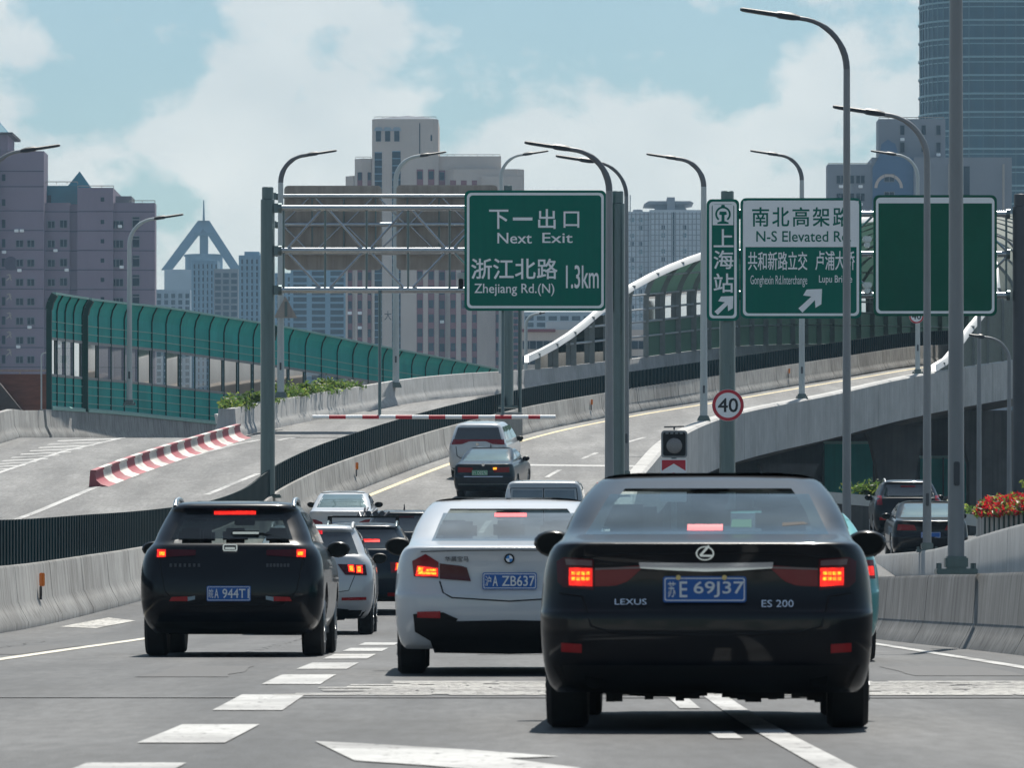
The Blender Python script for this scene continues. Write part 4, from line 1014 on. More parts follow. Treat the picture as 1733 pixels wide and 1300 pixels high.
mb = MB(); z0, z1, z2 = b.Z(230), b.Z(226), b.Z(212); mb.box(b.X(-30), b.X(15), -2, 10, b.Z(258), z0); mb.box(b.X(-34), b.X(24), -3, 12, z0, z1, 1); mb.add([(b.X(-30), -2, z1), (b.X(14), -2, z1), (b.X(14), 10, z1), (b.X(-30), 10, z1), (b.X(-8), 4, b.Z(198))], [(0, 1, 4), (1, 2, 4), (2, 3, 4), (3, 0, 4)], 2)
b.part('roof_turret', mb, [MATS['stucco_lavender'], MATS['roof_dark'], MATS['teal_glass']])
b.rail(77, 131, 311); b.rail(131, 192, 318); b.rail(219, 262, 343)
for k in range(10):
    py = 358+k*33.0
    for a, c, y in ((66, 118, 0), (118, 131.5, .7), (131.5, 192, -.8), (191, 262, .2), (0, 76, -2.0)):
        b.part('floor_groove', MB().box(b.X(a)+.02, b.X(c)-.02, y-.07, y-.001, b.Z(py+1), b.Z(py-.6)), 'stucco_groove')
for py in (291, 317): b.part('floor_groove', MB().box(b.X(0)+.02, b.X(76)-.02, -2.07, -2.001, b.Z(py+1), b.Z(py-.6)), 'stucco_groove')
for k in range(8):
    py = 380+32.7*k
    b.win(8, py, 6, 14, -2.0, panes=1, frame=False)
    if k: b.win(54, py+1, 11, 11, -2.0); b.win(35, py+1, 11, 11, -2.0)
    b.win(87, py, 11, 11, 0); b.win(107.5, py-1, 11, 12, 0)
    if k < 6: b.win(174, py-4, 6, 7, -.8, panes=1, frame=False); b.win(199, py, 18, 12, .2, panes=3); b.win(230, py-1, 11, 13, .2, panes=1); b.win(230, py-11, 11, 3, .2, panes=1)
for py in (302, 344): b.win(8, py, 6, 11, -2.0, panes=1, frame=False)
b.win(174, 338, 6, 7, -.8, panes=1, frame=False)
for px, py in ((30, 392), (39, 392), (203, 383), (9, 428), (94, 424), (35, 459), (113, 457), (93, 522), (52, 555), (206, 452), (33, 588), (99, 586)): b.ac(px, py, -2 if px < 60 else .2)
mb = MB(); mb.lathe([(.0, -.02), (1.1, -.05), (1.1, .02)], (b.X(20), -2.05, b.Z(447)), 'y', 20); mb.box(b.X(15), b.X(26), -2.1, -2, b.Z(457), b.Z(454)); b.part('wall_emblem', mb, 'stucco_groove')
mb = MB()
for k, py in enumerate((470, 503, 535, 567, 597)):
    x = b.X(17); z = b.Z(py)
    for q0, q1 in (((0, .5), (.35, -.5)), ((-.35, -.5), (.35, .1)), ((-.3, .3), (.3, .3))): mb.bar((x+q0[0]*1.1, -2.08, z+q0[1]*1.1), (x+q1[0]*1.1, -2.08, z+q1[1]*1.1), .14)
b.part('wall_lettering', mb, 'cream_wall')
# brick house
b = Bld('brick_house', 40, 330, 'red brick house with a dark gabled roof at the left edge')
b.block('wall', -60, 92, 631, 'brick', 8, 2)
mb = MB(); z = b.Z(640); mb.prism([(b.X(-70), b.Z(690)), (b.X(34), b.Z(700)), (b.X(36), b.Z(694)), (b.X(-2), b.Z(648)), (b.X(-70), b.Z(600))], 0.2, 1.9); b.part('roof', mb, 'roof_dark')
b.rail(-40, 92, 631, 7, 3)
# tower with the open pyramid
b = Bld('pyramid_tower', 340, 2200, 'distant tower crowned by an open triangular frame and spire', 'tower')
mb = MB(); s_ = 2200/F; mb.loft([[(b.X(278), 0, z), (b.X(402), 0, z), (b.X(402), 27, z), (b.X(278), 27, z)] for z in (0, b.Z(456))], True, True); b.part('wall', mb, 'facade_pale')
mb = MB(); mb.lathe([(32*s_, b.Z(456)), (32*s_, b.Z(431)), (34*s_, b.Z(431)), (34*s_, b.Z(428))], (b.X(342), 13, 0), 'z', 28); b.part('drum', mb, 'facade_blue', smooth=40)
for x0 in (281, 399):
    mb = MB(); mb.loft([[(b.X(x0+q)-2.0, 2, b.Z(456)), (b.X(x0+q)+2.0, 2, b.Z(456)), (b.X(x0+q)+2.0, 6, b.Z(456)), (b.X(x0+q)-2.0, 6, b.Z(456))] if k == 0 else [(b.X(342+q)-2.2, 11, b.Z(370)), (b.X(342+q)+2.2, 11, b.Z(370)), (b.X(342+q)+2.2, 15, b.Z(370)), (b.X(342+q)-2.2, 15, b.Z(370))] for k, q in ((0, 0), (1, 0))], True, True); b.part('slanting_leg', mb, 'steel_blue')
for x0 in (339, 346): 
    mb = MB(); mb.box(b.X(x0)-.8, b.X(x0)+.8, 10, 13, b.Z(440), b.Z(384)); b.part('inner_column', mb, 'steel_blue')
mb = MB(); mb.tube([(b.X(342), 12, b.Z(376)), (b.X(342), 12, b.Z(335))], [.5, .2], 8); b.part('spire', mb, 'steel_blue')
mb = MB(); mb.box(b.X(326), b.X(360), 8, 12, b.Z(396), b.Z(392)); b.part('cross_beam', mb, 'steel_blue')
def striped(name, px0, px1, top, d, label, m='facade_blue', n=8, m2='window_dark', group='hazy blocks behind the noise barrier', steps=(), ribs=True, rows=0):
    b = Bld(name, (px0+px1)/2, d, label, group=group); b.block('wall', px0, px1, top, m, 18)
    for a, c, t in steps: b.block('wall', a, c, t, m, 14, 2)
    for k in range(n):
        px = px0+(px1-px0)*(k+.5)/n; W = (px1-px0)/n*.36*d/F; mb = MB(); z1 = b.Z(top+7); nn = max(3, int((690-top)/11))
        for j in range(nn):
            za = b.Z(top+7+11*(j+1)-3.5); zb = b.Z(top+7+11*j); mb.box(b.X(px)-W, b.X(px)+W, -.06, .1, za, zb)
        b.part('window_column', mb, m2)
        if ribs: mb = MB(); xx = b.X(px0+(px1-px0)*k/n); mb.box(xx+.05, xx+.7, -.6, .05, 0, b.Z(top)-.3); b.part('rib', mb, m)
    return b
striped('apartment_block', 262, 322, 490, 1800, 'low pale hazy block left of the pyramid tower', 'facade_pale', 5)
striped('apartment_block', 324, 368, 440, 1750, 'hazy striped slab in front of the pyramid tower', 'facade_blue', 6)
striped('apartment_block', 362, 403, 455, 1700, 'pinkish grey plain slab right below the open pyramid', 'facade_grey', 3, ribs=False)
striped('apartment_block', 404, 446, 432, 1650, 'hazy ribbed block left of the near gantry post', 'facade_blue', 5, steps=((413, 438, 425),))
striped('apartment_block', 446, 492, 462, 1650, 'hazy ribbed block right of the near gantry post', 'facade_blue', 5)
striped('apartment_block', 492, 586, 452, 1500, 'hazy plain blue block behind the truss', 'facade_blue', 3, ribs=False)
# central cream tower block
D = 1250; b = Bld('tower_block', 735, D, 'cream tower block with maroon window bands behind the gantry, tallest in the centre', 'tower block')
b.block('wall', 630, 742, 203, 'cream_wall', 26, -3, ch=1.2); b.block('wall', 600, 640, 268, 'cream_wall', 22, 0, ch=1.5); b.block('wall', 584, 612, 296, 'cream_wall', 20, 2, ch=2)
b.block('wall', 735, 848, 264, 'cream_wall', 22, 0); b.block('wall', 756, 887, 287, 'cream_wall', 26, -2.0, ch=1.5); b.block('wall', 815, 884, 300, 'cream_wall', 10, -3.2)
mb = MB(); mb.add([(b.X(632), -2.6, b.Z(203)), (b.X(740), -2.6, b.Z(203)), (b.X(740), 22, b.Z(203)), (b.X(632), 22, b.Z(203)), (b.X(636), 2, b.Z(200)), (b.X(690), -1, b.Z(196)), (b.X(738), 2, b.Z(199)), (b.X(690), 20, b.Z(198))], [(0, 1, 6, 5, 4), (1, 2, 7, 6), (2, 3, 7), (3, 0, 4, 7), (4, 5, 6, 7)]); b.part('roof', mb, 'concrete_tower')
b.rail(602, 628, 268, 3); b.rail(744, 846, 264, 3); b.rail(634, 738, 200, 3)
for px in (641, 656.5, 672):
    b.win(px, 232, 8, 17, -3.0, panes=1); mb = MB(); x = b.X(px); mb.loft([[(x-1.05, -3.25, b.Z(223)), (x+1.05, -3.25, b.Z(223)), (x+1.05, -3.0, b.Z(223)), (x-1.05, -3.0, b.Z(223))], [(x-.6, -3.25, b.Z(217)), (x+.6, -3.25, b.Z(217)), (x+.6, -3.0, b.Z(217)), (x-.6, -3.0, b.Z(217))]], True, True); b.part('window_arch', mb, 'facade_pale')
for a, c, t in ((634.5, 647, 259), (664, 678.5, 257)):
    mb = MB(); mb.box(b.X(a), b.X(c), -3.06, -2.9, 20, b.Z(t)); 
    for py in range(int(t), 660, 12): mb.box(b.X(a), b.X(c), -3.12, -3.05, b.Z(py+1.5), b.Z(py), 1)
    b.part('stair_glazing', mb, [MATS['window_dark'], MATS['facade_blue']])
mb = MB(); mb.box(b.X(637), b.X(653), -3.12, -3.05, b.Z(263)-1, b.Z(259)); 
mb = MB(); mb.box(b.X(710), b.X(711.5), -3.08, -3, b.Z(262), b.Z(210)); mb.box(b.X(729), b.X(731.5), -3.08, -3, b.Z(240), b.Z(230)); b.part('wall_slot', mb, 'window_dark')
cols = [(592, 8, 322, 2), (609, 8.5, 292, 0), (625, 6.5, 292, -.0), (711, 11, 288, -3.0), (730, 11, 288, -3.0), (748, 11, 288, -.0), (767, 10, 306, -2.0), (785, 10, 306, -2.0), (803, 9, 306, -2.0), (843, 9, 330, -3.2)]
for px, w_, top, y in cols:
    mb = MB(); mb.box(b.X(px-w_/2), b.X(px+w_/2), y-.04, y+.1, 20, b.Z(top)); b.part('maroon_band', mb, 'maroon_wall')
wy = [298+24.2*k for k in range(14)]
for px, w_, top, y in cols:
    for py in wy:
        if py < top+6 or (315 < py < 452 and px < 845 and px > 600 and False): continue
        b.win(px, py, w_*.78, 13.5, y-.06, panes=2, name='window', frame=False)
for px, py in ((592, 530), (609, 555), (609, 530), (730, 525), (730, 575), (748, 545)): b.ac(px, py, -.3)
mb = MB(); put_text(mb, '大', b.X(651), b.X(663), b.Z(543), b.Z(527), -3.05, .01); b.part('lettering', mb, 'roof_dark')
for k in range(1): pass
# low building with strip windows, centre right of the tower
b = Bld('office_block', 960, 800, 'low cream office block with dark strip windows behind the parapet')
b.block('wall', 878, 1100, 558, 'cream_wall', 18); b.block('wall', 925, 1120, 540, 'facade_pale', 10, 8)
mb = MB(); mb.box(b.X(880), b.X(940), -.5, 2, b.Z(562), b.Z(557)); b.part('roof_edge', mb, 'maroon_wall')
for py in (584, 610, 636): 
    mb = MB(); mb.box(b.X(884), b.X(1095), -.05, .1, b.Z(py+7), b.Z(py-7))
    for k in range(18): xx = b.X(884+k*11.5); mb.box(xx, xx+.12, -.12, -.04, b.Z(py+7), b.Z(py-7), 1)
    b.part('strip_window', mb, [MATS['window_dark'], MATS['window_frame']])
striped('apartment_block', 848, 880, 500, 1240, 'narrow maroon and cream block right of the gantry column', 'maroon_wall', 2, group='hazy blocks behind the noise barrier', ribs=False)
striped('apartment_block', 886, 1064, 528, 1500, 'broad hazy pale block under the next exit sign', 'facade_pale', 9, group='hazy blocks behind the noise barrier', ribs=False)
# white tiled tower with winged roof
b = Bld('tiled_tower', 1124, 1600, 'pale tiled tower with a flat winged roof right of the centre posts', 'tower'); s_ = 1600/F
b.block('wall', 1061, 1100, 358, 'tile_white', 18, 0); b.block('wall', 1099, 1187, 356, 'tile_white', 24, -2.5)
for nm, a, c, y, st in (('facade_grid', 1062, 1099, 0, 7), ('facade_grid', 1101, 1186, -2.5, 7)):
    mb = MB(); px = a
    while px <= c: xx = b.X(px); mb.box(xx-.14, xx+.14, y-.12, y-.0, 20, b.Z(360)); px += st
    for py in range(362, 640, 9): mb.box(b.X(a), b.X(c), y-.10, y-.0, b.Z(py+1.2), b.Z(py))
    b.part(nm, mb, 'facade_grey')
for k in range(16):
    for px, y in ((1070, 0), (1084, 0), (1122, -2.5), (1158, -2.5)):
        if (k*7+int(px)) % 3: b.win(px, 372+k*13.5, 6, 7, y-.02, panes=1, frame=False, m='window_dark' if (k+int(px)) % 2 else 'glass_mid')
mb = MB(); mb.box(b.X(1138), b.X(1141), -2.6, -2.45, 20, b.Z(360)); b.part('wall_slot', mb, 'window_dark')
mb = MB(); mb.loft([[(b.X(1106), 2, b.Z(356)), (b.X(1164), 2, b.Z(356)), (b.X(1164), 16, b.Z(356)), (b.X(1106), 16, b.Z(356))], [(b.X(1112), 3, b.Z(347)), (b.X(1158), 3, b.Z(347)), (b.X(1158), 15, b.Z(347)), (b.X(1112), 15, b.Z(347))], [(b.X(1090), 0, b.Z(345)), (b.X(1174), 0, b.Z(343)), (b.X(1174), 18, b.Z(343)), (b.X(1090), 18, b.Z(345))], [(b.X(1098), 0, b.Z(340)), (b.X(1168), 0, b.Z(340)), (b.X(1168), 18, b.Z(340)), (b.X(1098), 18, b.Z(340))]], True, True); b.part('roof_wing', mb, 'concrete_tower')
mb = MB(); mb.box(b.X(1129), b.X(1142), -1, 8, b.Z(356), b.Z(334)); b.part('roof_box', mb, 'concrete_tower')
mb = MB(); mb.tube([(b.X(1067), 4, b.Z(358)), (b.X(1067), 4, b.Z(328))], .15, 6); mb.lathe([(1.6, b.Z(358)), (1.3, b.Z(353)), (.2, b.Z(352))], (b.X(1080), 5, 0), 'z', 12); b.part('roof_mast', mb, 'concrete_tower')
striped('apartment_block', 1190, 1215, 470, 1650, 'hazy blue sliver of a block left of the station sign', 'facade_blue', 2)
# grey blocks at the right
b = Bld('apartment_building', 1555, 1000, 'grey stepped apartment block behind the blank sign, before the glass tower'); 
b.block('wall', 1487, 1600, 201, 'concrete_tower', 7, 0); b.block('wall', 1400, 1476, 279, 'concrete_tower', 6, -2); b.block('wall', 1474, 1545, 268, 'concrete_tower', 16, 1-3.5); b.block('wall', 1544, 1709, 269, 'concrete_tower', 16, -4)
b.rail(1488, 1598, 201, 3); b.rail(1402, 1474, 279, 3)
for k in range(3):
    for px in (1527, 1563, 1588): b.win(px, 222+k*27 if k else 220, 7, 16, 0, panes=1); 
for px, py in ((1527, 236), (1588, 262), (1563, 240)): b.ac(px, py, 0)
for py in (305, 335):
    for px in (1422, 1455): b.win(px, py, 14, 13, -2.0); b.ac(px, py+12, -2.0)
    b.win(1503, py-2, 16, 12, -3.0); b.win(1440, py, 8, 13, -2.0, panes=1)
mb = MB(); s_ = 1000/F; cx = b.X(1502); mb.loft([[(cx+math.cos(a)*r_, -3.12, b.Z(320)+math.sin(a)*r_) for a in [math.pi*k/14 for k in range(15)]] for r_ in (24*s_, 19*s_)], False); b.part('window_arch', mb, 'cream_wall')
gf = MB(); gf.prism([(b.X(x_), b.Z(y_)) for x_, y_ in ((1475, 420), (1475, 286), (1487, 264), (1490, 246), (1495, 242), (1501, 238), (1508, 243), (1513, 245), (1518, 262), (1544, 270), (1544, 420))], -3.0, -2.55); b.part('gable_shadow', gf, 'gable_shadow_blue')  # cast shadow on the block, built as a flat dark blue gable shape
mb = MB(); mb.box(b.X(1628), b.X(1638), -4.06, -3.9, b.Z(360), b.Z(284)); b.part('wall_slot', mb, 'window_dark')
for px in (1603, 1694): mb = MB(); mb.tube([(b.X(px), -5, b.Z(360)), (b.X(px), -5, b.Z(281))], .22, 6); b.part('wall_pole', mb, 'sign_back')
# glass tower
D = 1250; b = Bld('glass_tower', 1650, D, 'tall blue glass office tower with curved corner at the top right', 'tower'); s_ = D/F
def foot(o=0.0):
    x0, x1, x2 = b.X(1564), b.X(1650), b.X(1800); r_ = 46*s_; pts = [(x0, 16-o)]
    pts = [(x0-o, 14), (x0-o, 12.0)]
    for k in range(13):
        a = math.pi-(math.pi/2)*k/12; pts.append((x0+r_*1.9+math.cos(a)*(r_*1.9+o), 12+-12*math.sin(a)-o*math.sin(a)))
    pts += [(x2, 0-o), (x2, 40), (x0+5-o, 40)]; return pts
fp = foot(); mb = MB(); z1 = b.Z(-420); mb.loft([[(x, y, z) for x, y in fp] for z in (0, z1)], True, True)
b.part('curtain_wall', mb, 'glass_blue', smooth=35)
fo = foot(.22); fl_ = MB(); py = -20
for k in range(26):
    z = b.Z(345-31.2*k if k < 26 else 0); fl_.loft([[(x, y, zz) for x, y in foot(.35)] for zz in (z-.2, z+.2)], True, True); z2 = z-31.2*s_*.28
    fl_.loft([[(x, y, zz) for x, y in foot(.12)] for zz in (z2-.12, z2+.12)], True, True)
b.part('floor_bands', fl_, 'band_line')
ml = MB()
for i in range(1, 14):
    (x0, y0), (x1, y1) = foot(.10)[i], foot(.10)[i+1]; n = max(1, int(math.hypot(x1-x0, y1-y0)/1.15))
    for k in range(n):
        x = x0+(x1-x0)*k/n; y = y0+(y1-y0)*k/n; ml.box(x-.09, x+.09, y-.16, y+.2, 0, z1-.1)
    if i > 12: break
x = b.X(1664)
while x < b.X(1790): ml.box(x-.05, x+.05, -.16, .1, 0, z1-.1); x += 2.4
b.part('mullions', ml, 'mullion')
# ------------------------------------------------------------------ vehicles: plan outlines stacked by height, lights and panels laid on that surface
def paint(name, c, rough=0.3, metal=0.0): return mat(name, c, rough, metal=metal, coat=.5 if sum(c) < .2 else .85, spec=.1 if sum(c) < .2 else .5, var=0.04, scale=2, dirt=tuple(x*.6+.03 for x in c), dirtamt=.05)
paint('paint_black', (0.003, 0.004, 0.007)); paint('paint_white_car', (0.52, 0.54, 0.56)); paint('paint_silver_white', (0.52, 0.525, 0.53), .3, .15)
paint('paint_navy', (0.010, 0.018, 0.028)); paint('paint_teal', (0.10, 0.42, 0.40)); paint('paint_van', (0.36, 0.39, 0.41)); paint('paint_dark_grey', (0.03, 0.034, 0.04))
def carglass(name, c, rough=.06, metal=0.0): return mat(name, c, rough, spec=1.0, coat=1.0, metal=metal, var=.25, scale=1.2)
carglass('car_glass', (0.010, 0.014, 0.018)); carglass('car_glass_blue', (0.085, 0.125, 0.15), .12, .35); carglass('car_glass_bright', (0.23, 0.26, 0.275), .2, .4); carglass('car_glass_green', (0.11, 0.18, 0.18), .1, .4)

SEDAN = dict(rows=[(.21, .83, .16, .25), (.25, .865, .09, .14), (.38, .90, .02, .03), (.52, .912, .0, .0), (.64, .916, .002, .015), (.675, .914, .03, .03), (.80, .905, .055, .10), (.90, .89, .055, .45), (.98, .865, .045, .85), (1.02, .838, .035, 1.15),
                   (1.035, .82, .06, 1.3), (1.052, .805, .2, 1.36), (1.10, .79, .62, 1.46), (1.20, .755, .92, 1.72), (1.30, .705, 1.24, 2.0), (1.375, .655, 1.55, 2.26), (1.415, .61, 1.72, 2.38), (1.438, .54, 1.90, 2.48), (1.45, .40, 2.15, 2.58)],
             L=4.9, axr=1.02, axf=3.86, wr=.335, rc=.20, bow=.11, base=1.10, top=1.40)
SUV = dict(rows=[(.24, .80, .24, .25), (.30, .86, .13, .14), (.45, .92, .03, .03), (.62, .94, .0, .0), (.78, .942, .01, .03), (.92, .935, .045, .25), (1.03, .915, .08, .55), (1.10, .885, .11, 1.0), (1.15, .845, .14, 1.25),
                 (1.19, .815, .20, 1.4), (1.28, .785, .31, 1.6), (1.40, .735, .45, 1.9), (1.50, .685, .54, 2.15), (1.545, .655, .50, 2.3), (1.585, .62, .54, 2.42), (1.61, .56, .74, 2.6), (1.63, .40, 1.2, 2.9)],
           L=4.65, axr=.93, axf=3.68, wr=.36, rc=.22, bow=.12, base=1.18, top=1.51)
MPV = dict(rows=[(.24, .80, .22, .25), (.30, .88, .1, .14), (.45, .925, .02, .03), (.65, .94, .0, .0), (.85, .945, .01, .05), (1.0, .94, .03, .35), (1.12, .92, .05, .8), (1.2, .89, .07, 1.1), (1.3, .86, .11, 1.3), (1.45, .82, .18, 1.7), (1.6, .77, .26, 2.1),
                 (1.70, .72, .30, 2.35), (1.76, .66, .36, 2.5), (1.79, .56, .6, 2.7), (1.80, .4, 1.0, 3.0)], L=5.1, axr=1.0, axf=3.95, wr=.34, rc=.2, bow=.09, base=1.22, top=1.66)
VAN = dict(rows=[(.28, .86, .1, .25), (.36, .93, .02, .1), (.6, .97, .0, .0), (1.0, .975, .01, .15), (1.3, .96, .03, .6), (1.6, .93, .06, 1.0), (1.9, .89, .10, 1.45), (2.1, .85, .14, 1.75), (2.19, .81, .17, 1.95), (2.24, .74, .24, 2.1), (2.26, .5, .6, 2.4)],
           L=5.3, axr=1.1, axf=4.2, wr=.35, rc=.1, bow=.03, base=1.42, top=2.05)

mat('mirror_face', (.004, .005, .006), .25, spec=.12)
mat('cabin_dark', (.03, .032, .034), .8, var=.2); mat('cabin_seat', (.045, .042, .04), .8, var=.2)
def cabin_glass(name, tint, tr, base, mixb):
    m = bpy.data.materials.new(name); m.use_nodes = True; MATS[name] = m; nt = m.node_tree; L = nt.links; b = nt.nodes['Principled BSDF']
    b.inputs['Base Color'].default_value = (*base, 1); b.inputs['Roughness'].default_value = .08; b.inputs['Coat Weight'].default_value = 1.0; b.inputs['Coat Roughness'].default_value = .02
    t = nt.nodes.new('ShaderNodeBsdfTransparent'); t.inputs[0].default_value = (*[tr*x for x in tint], 1)
    fr = nt.nodes.new('ShaderNodeLayerWeight'); fr.inputs[0].default_value = .35
    tcn = nt.nodes.new('ShaderNodeTexCoord'); n = nt.nodes.new('ShaderNodeTexNoise'); n.inputs['Scale'].default_value = 3.0; n.inputs['Detail'].default_value = 5; L.new(tcn.outputs['Object'], n.inputs['Vector'])
    mr = nt.nodes.new('ShaderNodeMapRange'); mr.inputs['From Min'].default_value = .3; mr.inputs['From Max'].default_value = .7; mr.inputs['To Min'].default_value = mixb-.10; mr.inputs['To Max'].default_value = mixb+.10; L.new(n.outputs['Fac'], mr.inputs['Value'])
    mx = nt.nodes.new('ShaderNodeMixShader'); L.new(mr.outputs['Result'], mx.inputs[0]); L.new(t.outputs[0], mx.inputs[1]); L.new(b.outputs[0], mx.inputs[2]); L.new(mx.outputs[0], nt.nodes['Material Output'].inputs['Surface'])
cabin_glass('glass_cabin_blue', (.75, .95, 1.0), .8, (.07, .10, .12), .55); cabin_glass('glass_cabin_pale', (.85, .95, 1.0), .85, (.22, .24, .25), .62); cabin_glass('glass_cabin_dark', (.8, .95, 1.0), .45, (.012, .016, .02), .5); cabin_glass('glass_cabin_front', (.85, .97, .95), .85, (.02, .02, .02), .25)
class Car:
    def __init__(s, kind, label, px, d, paintm, cat='car', W=None, H=None, L=None, yaw=0.0, z=None, pitch=None, name='parked_car', simple=False, group='cars in the traffic jam', glass='car_glass', mirror=1.0, bottom='black_plastic', cabin=False):
        K = kind; s.K = K; rows = K['rows']; wmax = max(r[1] for r in rows); hmax = rows[-1][0]
        kw = (W/2)/wmax if W else 1; kh = H/hmax if H else 1; s.L = L or K['L']; kl = s.L/K['L']; s.kw, s.kh, s.kl = kw, kh, kl
        n = len(rows); idx = list(range(n)); cz, cw, cr_, cf = (tab([(i, rows[i][j]) for i in idx]) for j in range(4))
        s.R = []
        for i in range((n-1)*3+1):
            t = i/3; s.R.append((cz(t)*kh, cw(t)*kw, cr_(t)*kl, s.L-cf(t)*kl))
        s.X, s.d = PX(px, d), d; s.z = e(d) if z is None else z
        if pitch is None: pitch = math.atan((e(d+4)-e(d))/4)
        s.root = empty(name, (s.X, d, s.z), (pitch, 0, yaw), label, cat, group)
        s.paint = MATS[paintm]; s.cache = []
        ax = [K['axr']*kl, s.L-(K['L']-K['axf'])*kl]; s.ax = ax; wr = K['wr']; Ra = wr+.055
        ys = set([0.0, 1.0])
        for a in ax:
            for q in (-1.35, -1.02, -.95, -.8, -.55, -.28, 0, .28, .55, .8, .95, 1.02, 1.35): ys.add((a+q*Ra)/s.L)
        for q in (.03, .45, .5, .55, .97): ys.add(q)
        ys = sorted(y for y in ys if 0 <= y <= 1)
        rings = []; s.rc, s.bow = K['rc'], K['bow']
        for (z, w_, r, f) in s.R:
            pts = s.half(w_, r, f, ys); ring = []
            for x, y in pts:
                zz = z
                if x > .55*w_:
                    for a in ax:
                        if abs(y-a) < Ra: zz = max(zz, wr+math.sqrt(max(0, Ra*Ra-(y-a)**2))) if z < .9*kh else zz
                ring.append((x, y, zz))
            full = ring+[(-x, y, zz) for x, y, zz in reversed(ring[1:-1])]
            rings.append(full)
        mb = MB(); mb.loft(rings, True, False); k = len(rings[0]); b0 = len(mb.v)-k; hn = k//2
        for i in range(hn):
            a_, b_, c_, d_ = i, i+1, (k-i-1) % k if i+1 < hn else hn, (k-i) % k
            f_ = [b0+a_, b0+b_]+([b0+c_] if c_ not in (a_, b_) else [])+([b0+d_] if d_ not in (a_, b_, c_) else [])
            if len(f_) > 2: mb.f.append(tuple(f_)); mb.m.append(0)
        if cabin:    # open the rear window and the windscreen and furnish the cabin
            b_, t_ = K['base']*kh, K['top']*kh; keep = []
            nh = len(s.half(1, 0, s.L, ys)); full_n = len(rings[0])
            for f in mb.f:
                ri = [v//full_n for v in f]; ci = [v % full_n for v in f]
                zc = s.R[min(ri)][0]; zd = s.R[max(ri)][0] if max(ri) < len(s.R) else 9
                hc = [min(c_, full_n-c_) for c_ in ci]
                rear = max(hc) <= 8; frontf = min(hc) >= nh-11
                if len(f) == 4 and max(ri) != min(ri) and zc >= b_-.012 and zd <= t_-.045 and (rear or frontf): continue
                keep.append(f)
            mb.f = keep; mb.m = [0]*len(keep)
        s.body = mb.build('body', s.paint, s.root, smooth=32)
        if cabin: s.furnish(K, kh, wmax*kw)
        ub = MB(); wl = wmax*kw
        ub.box(-wl*.70, wl*.70, .35, s.L-.35, .23*kh, .62); ub.box(-wl*.93, wl*.93, ax[0]+Ra*.9, ax[1]-Ra*.9, .23*kh, .5)
        ub.build('underbody', MATS['gap'], s.root)
        for a in ax:
            for sx in (-1, 1):
                x = sx*(wl-.125); wb = MB(); wb.lathe([(wr*.62, -.11), (wr*.93, -.115), (wr, -.085), (wr, .085), (wr*.93, .115), (wr*.62, .11)], (0, 0, 0), 'x', 28)
                for q in (-.045, 0, .045): wb.lathe([(wr+.001, q-.006), (wr+.001, q+.006)], (0, 0, 0), 'x', 28)
                wo = wb.build('wheel', MATS['tyre'], s.root, smooth=35, loc=(x, a, wr))
                rm = MB(); rm.lathe([(wr*.64, .10), (wr*.60, .118), (wr*.55, .06), (.06, .075), (.05, .1), (.0, .1)] if sx > 0 else [(.0, -.1), (.05, -.1), (.06, -.075), (wr*.55, -.06), (wr*.60, -.118), (wr*.64, -.10)], (0, 0, 0), 'x', 24)
                for k2 in range(5):
                    a2 = k2*2*math.pi/5; rm.bar((sx*.09, math.cos(a2)*.05, math.sin(a2)*.05), (sx*.105, math.cos(a2)*wr*.6, math.sin(a2)*wr*.6), .03, .07)
                rm.build('rim', MATS['rim'], wo, smooth=35)
        # rear window, windscreen, side windows
        b, t = K['base']*kh, K['top']*kh; wb_, wt_ = s.at(b)[0], s.at(t)[0]
        if glass: s.patch('rear_window', [(-wb_+.10, b), (wb_-.10, b)], [(-wt_+.09, t), (wt_-.09, t)], glass, .006, nu=20, nv=8)
        s.patch('windscreen', [(-wb_+.12, b+.02), (wb_-.12, b+.02)], [(-wt_+.1, t), (wt_-.1, t)], 'glass_cabin_front' if cabin else 'car_glass', .006, nu=12, nv=6, front=True)
        rb, fb = s.at(b)[1], s.at(b)[2]; rt_, ft = s.at(t)[1], s.at(t)[2]
        for sx in (-1, 1):
            y0, y1, y2, y3 = rb+.42, fb-.35, rt_+.30, ft-.12
            cuts = [0, .36, .40, 1.0] if kind is not SUV and kind is not MPV else [0, .22, .25, .58, .61, 1.0]
            for a, c in zip(cuts[::2], cuts[1::2]):
                g_ = MB(); rows_ = []
                for j in range(5):
                    v = j/4; z = b+.02+(t-.02-b)*v; yl = y0+(y2-y0)*v; yr = y1+(y3-y1)*v; w_ = s.at(z)[0]
                    rows_.append([(sx*(w_*s.bulge(yl+(yr-yl)*q)+.006), yl+(yr-yl)*q, z) for q in (a, (a+c)/2, c)])
                g_.loft(rows_, False); g_.build('side_window', MATS['car_glass'], s.root, smooth=40)
        s.b, s.t = b, t
